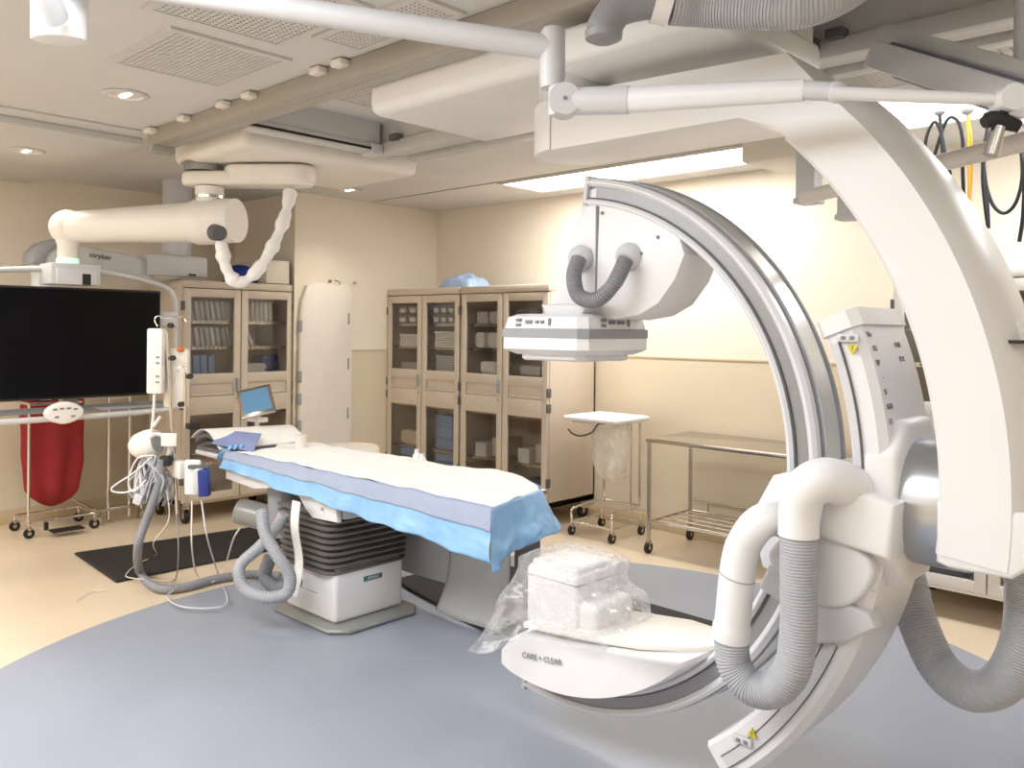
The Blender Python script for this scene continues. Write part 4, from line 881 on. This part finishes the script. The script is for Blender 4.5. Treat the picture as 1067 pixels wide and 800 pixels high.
# tall white board leaning by the short wall
def boardpoly():
    y0, y1, z0, z1, r = 3.985, 4.52, .45, 1.93, .1
    p = arcpoly(r, 0, 90, 6, (y1-r, z1-r)) + [(4.14, z1), (4.05, z1-.03), (4.0, z1-.16), (y0, z1-.33)] + [(y0, z0+.03), (y0+.03, z0), (y1-.03, z0), (y1, z0+.03)]
    return p
wb = thing('transfer_board', 'tall white patient board with rounded top hanging on the short wall', 'board', (-6.23, 4.25, .45))
obj('board_body', B().prism(boardpoly(), 'x', -6.2695, -6.225, .01, 2), M['warmwhite'], wb)
for z in (1.62, 1.22, .78): obj('hand_slot', B().box(-6.2255, -6.2235, 4.47, 4.485, z-.05, z+.05, .0005), M['lightink'], wb)
for z in (1.55, 1.12, .93, .70): obj('hinge_plate', B().box(-6.24, -6.222, 3.968, 4.0, z-.05, z+.05, .004), M['grey'], wb)
obj('wall_hook', B().tube([(-6.262, 4.30, 1.95), (-6.22, 4.30, 1.955), (-6.21, 4.36, 1.945), (-6.21, 4.37, 1.92)], .006, 8, 16).cyl((-6.268, 4.30, 1.95), (-6.255, 4.30, 1.95), .016, seg=12), M['steel'], wb)
tag(obj('wall_bumper', B().cyl((-6.268, 4.56, 1.945), (-6.24, 4.56, 1.945), .014, seg=14), M['steel']), 'small round steel stop on the wall above the white board', 'fitting')
# stool
p = at(366, 466, d=6.1)
so = thing('stool', 'beige padded stool showing beyond the patient table beside the white board', 'stool', (p.x, p.y, 0))
obj('seat', B().lathe([(.02, .60), (.19, .60), (.205, .62), (.205, .665), (.19, .69), (.02, .695)], (p.x, p.y, 0), seg=30), M['offwhite'], so)
obj('column', B().cyl((p.x, p.y, .08), (p.x, p.y, .6), .025, seg=14), M['steel'], so)
for k in range(5):
    a = 2*PI*k/5; obj('leg', B().cyl((p.x, p.y, .09), (p.x+.26*math.cos(a), p.y+.26*math.sin(a), .05), .016, .012, 10).cyl((p.x+.26*math.cos(a), p.y+.26*math.sin(a), 0.0), (p.x+.26*math.cos(a), p.y+.26*math.sin(a), .05), .022, seg=12), M['black'], so)
# ================================================================== CABINETS
W, Dp, H = .985, .575, 1.90
def cabinet(label, loc, rz, group, paint, w=W, handle_side=1, lower_open=False):
    t = thing('supply_cabinet', label, 'cabinet', loc, rz, group, local=True)
    z0 = .15
    b = B().box(-w/2, -w/2+.025, 0, Dp, z0, H-.02, .003).box(w/2-.025, w/2, 0, Dp, z0, H-.02, .003).box(-w/2, w/2, Dp-.02, Dp, z0, H-.02).box(-w/2, w/2, 0, Dp, z0, z0+.05, .003)
    b.box(-w/2+.02, w/2-.02, .02, Dp-.02, .83, .86)
    obj('carcass', b, M[paint], t)
    obj('lining', B().box(-w/2+.026, w/2-.026, Dp-.026, Dp-.021, z0+.05, H-.03).box(-w/2+.0255, -w/2+.028, .03, Dp-.02, z0+.05, H-.03).box(w/2-.028, w/2-.0255, .03, Dp-.02, z0+.05, H-.03), M['cabin'], t)
    obj('top_cap', B().box(-w/2-.006, w/2+.006, -.03, Dp, H-.06, H, .012, 2), M[paint], t)
    sh = []
    for z in ((1.37, 1.575, .46) if not lower_open else (1.37, 1.575)):
        s_ = B().box(-w/2+.03, w/2-.03, .03, .038, z-.012, z-.006).box(-w/2+.03, w/2-.03, .03, .038, z+.006, z+.011).box(-w/2+.03, w/2-.03, Dp-.05, Dp-.04, z-.003, z+.003)
        for i in range(26):
            x = -w/2+.04+i*(w-.08)/25; s_.box(x-.002, x+.002, .03, Dp-.04, z+.002, z+.006)
            if i < 25: s_.box(x, x+(w-.08)/25*.5, .031, .036, z-.008, z+.008)
        obj('wire_shelf', s_, M['chrome'], t)
    for k, sx in enumerate((-1, 1)):
        xa, xb = (-w/2+.004, -.004) if sx < 0 else (.004, w/2-.004)
        d = B(); f = .058; zt, zb = H-.065, z0+.025; y0, y1 = -.026, -.002
        d.box(xa, xa+f, y0, y1, zb, zt, .004).box(xb-f, xb, y0, y1, zb, zt, .004)
        d.box(xa+f-.004, xb-f+.004, y0, y1, zt-.065, zt, .003).box(xa+f-.004, xb-f+.004, y0, y1, zb, zb+.06, .003)
        d.box(xa+f-.004, xb-f+.004, y0, y1, 1.09, 1.17, .003).box(xa+f-.004, xb-f+.004, y0, y1, .85, .99, .003)
        d.box(xa+f-.004, xb-f+.004, y0+.014, y1, .985, 1.095, .001)
        dd = obj('door', d, M[paint], t)
        if not lower_open: obj('glass_pane', B().box(xa+f-.005, xb-f+.005, -.014, -.010, zb+.055, .855), M['glass'], dd)
        obj('glass_pane', B().box(xa+f-.005, xb-f+.005, -.014, -.010, 1.165, zt-.06), M['glass'], dd)
        obj('label_strip', B().box(xa+f+.01, xb-f-.01, -.028, -.024, 1.0, 1.012, .001), M['cabin'], dd)
        hx = xa-.003 if sx < 0 else xb+.003
        for z in (1.70, 1.05, .93, .35): obj('hinge', B().box(hx-.010, hx+.010, -.032, .01, z-.035, z+.035, .004), M['dgrey'], dd)
    hx = -.035*handle_side
    obj('latch_handle', B().box(hx-.011, hx+.011, -.045, -.024, 1.02, 1.13, .006).cyl((hx, -.03, .965), (hx, -.022, .965), .009, seg=12), M['grey'], t)
    for x in (-w/2+.07, w/2-.07):
        for y in (.06, Dp-.07):
            c = obj('caster', B().cyl((x-.014, y, .052), (x+.014, y, .052), .052, seg=20), M['black'], t)
            obj('caster_fork', B().box(x-.02, x-.015, y-.02, y+.025, .04, .12, .003).box(x+.015, x+.02, y-.02, y+.025, .04, .12, .003).box(x-.025, x+.025, y-.025, y+.03, .115, .15, .004).cyl((x-.016, y, .052), (x+.016, y, .052), .018, seg=12), M['steel'], c)
    return Matrix.Translation(loc) @ Matrix.Rotation(rz, 4, 'Z')
cabA = cabinet('tall beige glass-door supply cabinet standing in the room corner', (-5.775, 4.97, 0), 0, 'beige supply cabinets', 'beigecab', handle_side=1)
cabB = cabinet('tall beige glass-door supply cabinet next to the waste stand', (-4.77, 4.97, 0), 0, 'beige supply cabinets', 'beigecab', handle_side=1)
cabC = cabinet('beige glass-door supply cabinet beside the white board, filled with thin packages', (-6.31, 3.47, 0), PI/2, 'beige supply cabinets', 'beigecab', w=.97, handle_side=1)
M['wcab'] = mat('white_cabinet_paint', (222,218,214), .4, var=.02)
cabD = cabinet('white glass-door cabinet behind the curved suspension arm', (-1.22, 4.97, 0), 0, 'white supply cabinets', 'wcab')
cabE = cabinet('white glass-door cabinet at the edge beside the suspension arm', (-.2, 4.97, 0), 0, 'white supply cabinets', 'wcab')
# ---- cabinet contents (each its own thing; built once, then copied)
PROTO = {}
def item(kind, cab, x, y, z, label, cat, group, sc=(1, 1, 1), rot=(0, 0, 0), m=None):
    key = (kind, m)
    if key not in PROTO:
        if kind == 'package':
            o = obj('package', B().box(-.5, .5, -.5, .5, 0, 1, .04, 1), M[m])
        elif kind == 'wrapped_bundle':
            b = B(); tb_ = bmesh.new(); bmesh.ops.create_cube(tb_, size=1); bmesh.ops.subdivide_edges(tb_, edges=tb_.edges[:], cuts=5, use_grid_fill=True)
            for v in tb_.verts:
                c = v.co; c *= 1-.16*((abs(c.x)*2)**4+(abs(c.y)*2)**4+(abs(c.z)*2)**4)/3
                c += Vector((noise.noise(c*5+Vector((3, 0, 0))), noise.noise(c*5), noise.noise(c*5+Vector((0, 7, 0)))))*.05
                c.z += .5
            b._add(tb_); o = obj('wrapped_bundle', b, M[m])
        elif kind == 'paper_stack':
            b = B()
            for k in range(7): b.box(-.5+.03*math.sin(k*5), .5+.03*math.sin(k*5), -.5, .5, k/7, k/7+.12, .01, 1)
            o = obj('paper_stack', b, M[m])
        elif kind == 'storage_bin':
            b = B(); b.rings([[(x_*s, y_*s, z_) for x_, y_ in ((-.5, -.5), (.5, -.5), (.5, .5), (-.5, .5))] for s, z_ in ((.86, 0), (1, 1), (.96, 1), (.83, .04))])
            o = obj('storage_bin', b, M['bin'])
            obj('bin_contents', B().box(-.38, .38, -.38, .38, .05, .55, .05), M[m], o)
            obj('bin_label', B().box(-.3, .3, -.49, -.475, .25, .7), M['paper'], o)
        PROTO[key] = o; first = True
    else:
        s = PROTO[key]; o = s.copy(); COL.objects.link(o)
        for ch in s.children:
            c = ch.copy(); COL.objects.link(c); c.parent = o
    o.parent = None
    o.matrix_world = cab @ Matrix.Translation((x, y, z)) @ (Matrix.Rotation(rot[2], 4, 'Z') @ Matrix.Rotation(rot[1], 4, 'Y') @ Matrix.Rotation(rot[0], 4, 'X')) @ Matrix.Diagonal((*sc, 1))
    tag(o, label, cat, group); return o
# thin packages standing in rows in the cabinet beside the board (front faces +x; local x runs along the wall)
FLOORS = {1.575: 'top', 1.37: 'middle'}
for door, xs, n1, n2 in (('door nearer the monitor', (-.435, -.055), 17, 17), ('door nearer the white board', (.05, .40), 14, 6)):
    for z, n in ((1.584, n1), (1.379, n2)):
        for k in range(n):
            x = xs[0]+.012+(xs[1]-xs[0]-.02)*k/16
            tilt = .0 if n > 10 else -.0
            lean = -.16 if n == 17 else (-.05 if n == 14 else -.32-.02*k)
            item('package', cabC, x+.015, .10+.07*(k % 2)*.3+.06, z, 'thin pale package in the row on the %s shelf, %s' % ('top' if z > 1.5 else 'middle', door), 'package',
                 'thin packages on the %s shelf, %s' % ('top' if z > 1.5 else 'middle', door), (.019, .17, .165 if z > 1.5 else .16), (0, lean, 0), 'greyp' if k % 5 else 'paper')
nm = ('first', 'second', 'third', 'fourth')
for k in range(4):
    item('package', cabC, -.40+.062*k, .14, 1.165, 'blue-topped folder below the thin packages, %s from the monitor side' % nm[k], 'folder', 'folders below the thin packages', (.05, .2, .15), (0, -.06, 0), 'bluep')
item('paper_stack', cabC, .17, .2, 1.165, 'stack of white folded sheets behind the door nearer the white board', 'papers', None, (.24, .22, .07), (0, 0, .1), 'paper')
item('wrapped_bundle', cabC, .36, .22, 1.165, 'dark blue wrapped bundle beside the stack of white sheets', 'bundle', None, (.16, .2, .14), (0, 0, 0), 'navy')
item('storage_bin', cabC, -.28, .2, .865, 'open bin with dark supplies on the waist-high shelf under the folders', 'bin', None, (.3, .3, .12), (0, 0, 0), 'dgrey')
item('package', cabC, -.05, .18, .865, 'pale carton on the waist-high shelf behind the tablet arm', 'carton', None, (.08, .12, .14), (0, 0, 0), 'panel')
item('storage_bin', cabC, .27, .2, .865, 'open bin of dark supplies on the waist-high shelf near the white board', 'bin', None, (.3, .3, .11), (0, 0, 0), 'pad')
# corner cabinet
spots = ((-.39, -.10, 'door next to the short wall'), (.10, .39, 'door next to the neighbouring cabinet'))
for xa, xb, dn in spots:
    xm = (xa+xb)/2
    for k in range(2 if xm < 0 else 3):
        n = 2 if xm < 0 else 3
        x = xa+(xb-xa)*(k+.5)/n
        item('storage_bin', cabA, x, .12, 1.584, 'bin of reddish supplies, corner cabinet top shelf, %s, %s along' % (dn, nm[k]), 'bin', 'clear bins in the corner cabinet', ((xb-xa)/n*.92, .22, .075), (0, 0, 0), 'rose')
        item('storage_bin', cabA, x, .12, 1.668, 'bin stacked topmost, corner cabinet top shelf, %s, %s along' % (dn, nm[k]), 'bin', 'clear bins in the corner cabinet', ((xb-xa)/n*.9, .22, .075), (0, 0, 0), 'greyp')
    item('paper_stack', cabA, xm, .13, 1.379, 'untidy white packets, corner cabinet middle shelf, %s' % dn, 'packets', None, (.25, .2, .11 if xm < 0 else .14), (0, 0, .08), 'paper')
    item('paper_stack', cabA, xm, .14, 1.165, 'grey stack under the white packets, corner cabinet, %s' % dn, 'packets', None, (.24, .2, .06 if xm < 0 else .14), (0, 0, -.05), 'greyp')
    for k in range(3):
        item('wrapped_bundle', cabA, xm+.01*(-1)**k, .14, .205+.08*k, 'blue bundle low in the corner cabinet, %s, %s up' % (dn, nm[k]), 'bundle', 'blue bundles in the corner cabinet', (.27, .22, .078), (0, 0, .06*k), 'bluep')
        if xm > 0: item('wrapped_bundle', cabA, xm, .14, .47+.1*k, 'grey-blue bundle on the lower wire shelf, corner cabinet, %s up' % nm[k], 'bundle', 'blue bundles in the corner cabinet', (.26, .22, .11), (0, 0, -.05*k), 'bluep')
    if xm < 0: item('wrapped_bundle', cabA, xm, .14, .47, 'tan wrapped bundle on the lower wire shelf, door next to the short wall', 'bundle', None, (.24, .22, .14), (0, 0, 0), 'cabin')
# cabinet by the waste stand
for xa, xb, dn in ((-.39, -.10, 'door nearer the corner cabinet'), (.10, .39, 'door nearer the waste stand')):
    xm = (xa+xb)/2; far_ = xm > 0
    if not far_:
        for k in range(2):
            item('wrapped_bundle', cabB, xa+.07+.15*k, .14, 1.584, 'pale packed bag, top shelf, %s, %s along' % (dn, nm[k]), 'bag', 'pale packed bags', (.13, .2, .11), (0, 0, .1), 'greyp')
            item('wrapped_bundle', cabB, xa+.07+.15*k, .14, 1.379, 'pale packed bag, middle shelf, %s, %s along' % (dn, nm[k]), 'bag', 'pale packed bags', (.13, .22, .14), (0, 0, -.1), 'paper')
        item('wrapped_bundle', cabB, xm+.02, .14, 1.165, 'white packed bag below the middle shelf, %s' % dn, 'bag', None, (.2, .22, .11), (0, 0, 0), 'paper')
    else:
        item('storage_bin', cabB, xm-.02, .12, 1.584, 'grey open bin of white packets on the top shelf near the detector', 'bin', None, (.22, .22, .12), (0, 0, 0), 'paper')
        item('wrapped_bundle', cabB, xm, .14, 1.165, 'crumpled white packets just below the detector, door nearer the waste stand', 'packets', None, (.24, .22, .09), (0, 0, 0), 'greyp')
    item('package', cabB, xm-.05, .14, .47, 'grey carton on the lower wire shelf, %s' % dn, 'carton', None, (.12, .25, .12), (0, 0, .1), 'greyp')
    item('package', cabB, xm+.08, .22, .47, 'tan carton on the lower wire shelf, %s' % dn, 'carton', None, (.11, .25, .16), (0, 0, -.1), 'cabin')
    item('package', cabB, xm, .14, .205, 'dark flat carton on the cabinet floor, %s' % dn, 'carton', None, (.27, .22, .07), (0, 0, 0), 'dgrey')
item('package', cabB, .25, .16, .29, 'flat box with magenta label low in the cabinet by the waste stand', 'box', None, (.2, .14, .012), (0, 0, 0), 'pink')
item('package', cabB, .25, .14, .31, 'flat blue box resting above the magenta label box', 'box', None, (.24, .22, .02), (0, 0, 0), 'navy')
for cab, w_ in ((cabD, 'behind the suspension arm'), (cabE, 'at the edge of the picture')):
    for x in (-.25, .25):
        item('package', cab, x, .2, .205, 'dark carton in the white cabinet %s, %s door' % (w_, 'first' if x < 0 else 'second'), 'carton', None, (.25, .25, .12), (0, 0, 0), 'dgrey')
        item('wrapped_bundle', cab, x, .2, 1.584, 'pale bundle high in the white cabinet %s, %s door' % (w_, 'first' if x < 0 else 'second'), 'bundle', None, (.25, .25, .14), (0, 0, 0), 'greyp')
# things on top of the cabinets
p = (-5.45, 5.16)
pk = tag(obj('wrapped_pack', B().grid(lambda u, v: (p[0]-.20+.40*u, p[1]-.15+.32*v, H+.004+.125*max(0, math.sin(PI*u))**.45*max(0, math.sin(PI*v))**.45+.03*noise.noise(Vector((u*5, v*6, 2)))*(1 if 0 < u < 1 and 0 < v < 1 else 0)), 36, 30).box(p[0]-.19, p[0]+.19, p[1]-.14, p[1]+.16, H, H+.01), M['lblue']),
         'crumpled light blue wrapped pack on top of the tall beige cabinets', 'pack')
p = at(250, 280, x=-6.5)
tag(obj('blue_bundle', B().sphere((p.x, p.y, 1.98), .09, (1.3, 1.5, .85), 20).box(p.x-.1, p.x+.1, p.y-.12, p.y+.12, H, 1.93, .02), M['rblue']), 'royal blue cloth bundle on the cabinet behind the hanging sleeve', 'bundle')
tag(obj('wall_box', B().box(-6.9, -6.30, 3.70, 3.92, 1.905, 2.10, .008), M['offwhite']), 'cream box on top of the cabinet against the wall end', 'box')
# ---- plastic bag over the collimator
def sst(a, b, x): t = max(0, min(1, (x-a)/(b-a))); return t*t*(3-2*t)
def pbag(u, v):
    a = 2*PI*u
    tiers = [(0.0, .01, .715), (.14, .125, .71), (.22, .16, .685), (.55, .165, .57), (.74, .172, .50), (.88, .20, .478), (1.0, .225, .468)]
    for (v0, r0, z0), (v1, r1, z1) in zip(tiers, tiers[1:]):
        if v <= v1 or v1 == 1.0:
            t = (v-v0)/(v1-v0); r = r0+(r1-r0)*t; z = z0+(z1-z0)*t; break
    ca, sa_ = math.cos(a), math.sin(a)
    sq = 1/(abs(ca)**5+abs(sa_)**5)**.2
    n1 = noise.noise(Vector((ca*2.6, sa_*2.6, v*4))); n2 = noise.noise(Vector((ca*9, sa_*9, v*12)))
    k = 1.04+.05*n1+.05*abs(n2)
    x = IX+.004+r*sq*k*ca + .085*sst(.42, .6, v)*sst(.2, .8, ca); y = DY+r*sq*k*sa_
    lf = sst(.35, 1, math.cos(a-math.radians(212)))*sst(.3, 1, v)
    return (x-.075*lf, y-.075*lf, z+.012*n1*sst(.1, .3, v)-.13*lf*sst(.6, 1, v))
tag(obj('plastic_bag', B().grid(pbag, 110, 60), M['bag'], sharp=180), 'crumpled clear plastic bag pulled over the white box on the x-ray tube', 'bag')
# ================================================================== CAMERA, LIGHT
cd = bpy.data.cameras.new('camera'); co = bpy.data.objects.new('camera', cd); COL.objects.link(co); scene.camera = co
cd.sensor_width = 36; cd.lens = 36*FPX/1067; cd.shift_y = -58/1067; cd.clip_start = .02; cd.sensor_fit = 'HORIZONTAL'
r = math.cos(ROLL), math.sin(ROLL)
# image x axis = RV*cos - down*sin ; roll about the viewing direction
right = (RV*r[0] + UV*r[1]).normalized(); up = (UV*r[0] - RV*r[1]).normalized(); back = -FV
mm = Matrix.Identity(4)
for i in range(3): mm[i][0] = right[i]; mm[i][1] = up[i]; mm[i][2] = back[i]; mm[i][3] = CAM[i]
co.matrix_world = mm
def area(name, loc, w, h, power, col, rot=(0, 0, 0)):
    l = bpy.data.lights.new(name, 'AREA'); l.shape = 'RECTANGLE'; l.size = w; l.size_y = h; l.energy = power; l.color = col
    o = bpy.data.objects.new(name, l); COL.objects.link(o); o.location = loc; o.rotation_euler = rot; return o
def spot(name, loc, power, col, ang=110):
    l = bpy.data.lights.new(name, 'SPOT'); l.energy = power; l.color = col; l.spot_size = math.radians(ang); l.spot_blend = .8; l.shadow_soft_size = .09
    o = bpy.data.objects.new(name, l); COL.objects.link(o); o.location = loc; return o
area('ceiling_and_fill_lamp', (-.9, .2, 2.66), 1.8, 1.2, 44, (.88, .94, 1))  # fill light added above the camera, out of view; no fixture modelled
area('ceiling_and_fill_lamp', (.9, 1.2, 2.66), 1.2, 1.2, 15, (.88, .94, 1))  # weak unseen fill, added on the suspension arm side
area('ceiling_and_fill_lamp', (-2.5, .3, 2.66), 1.4, 1.2, 100, (.90, .95, 1))  # added fill outside the view, brightens the table and cabinet fronts
area('ceiling_and_fill_lamp', (-4.4, -.4, 2.66), 1.8, 1.2, 88, (.93, .96, 1))  # added unseen fill behind the view, evens out the far side
area('ceiling_and_fill_lamp', (-5.9, -.2, 2.60), 1.2, 1.4, 50, (1, .97, .93))  # warm fill added out of view to lift the alcove side
area('ceiling_and_fill_lamp', (-3.6, 4.92, 2.67), 2.0, .25, 42, (1, .98, .95))
area('ceiling_and_fill_lamp', (-.35, 4.7, 2.67), 1.4, .5, 36, (.93, .97, 1))
spot('downlight_lamp', (-4.267, 1.721, 2.66), 40, (1, .9, .76))
spot('downlight_lamp', (-5.9, 1.77, 2.61), 40, (1, .88, .72))
spot('downlight_lamp', (-5.8, 4.169, 2.66), 32, (1, .9, .76))
w = bpy.data.worlds.new('room_air'); scene.world = w; w.use_nodes = True
w.node_tree.nodes['Background'].inputs[0].default_value = (.9, .93, 1, 1); w.node_tree.nodes['Background'].inputs[1].default_value = .3
vs = scene.view_settings; vs.view_transform = 'Standard'; vs.look = 'None'; vs.gamma = 1; vs.use_curve_mapping = False; vs.exposure = -0.36
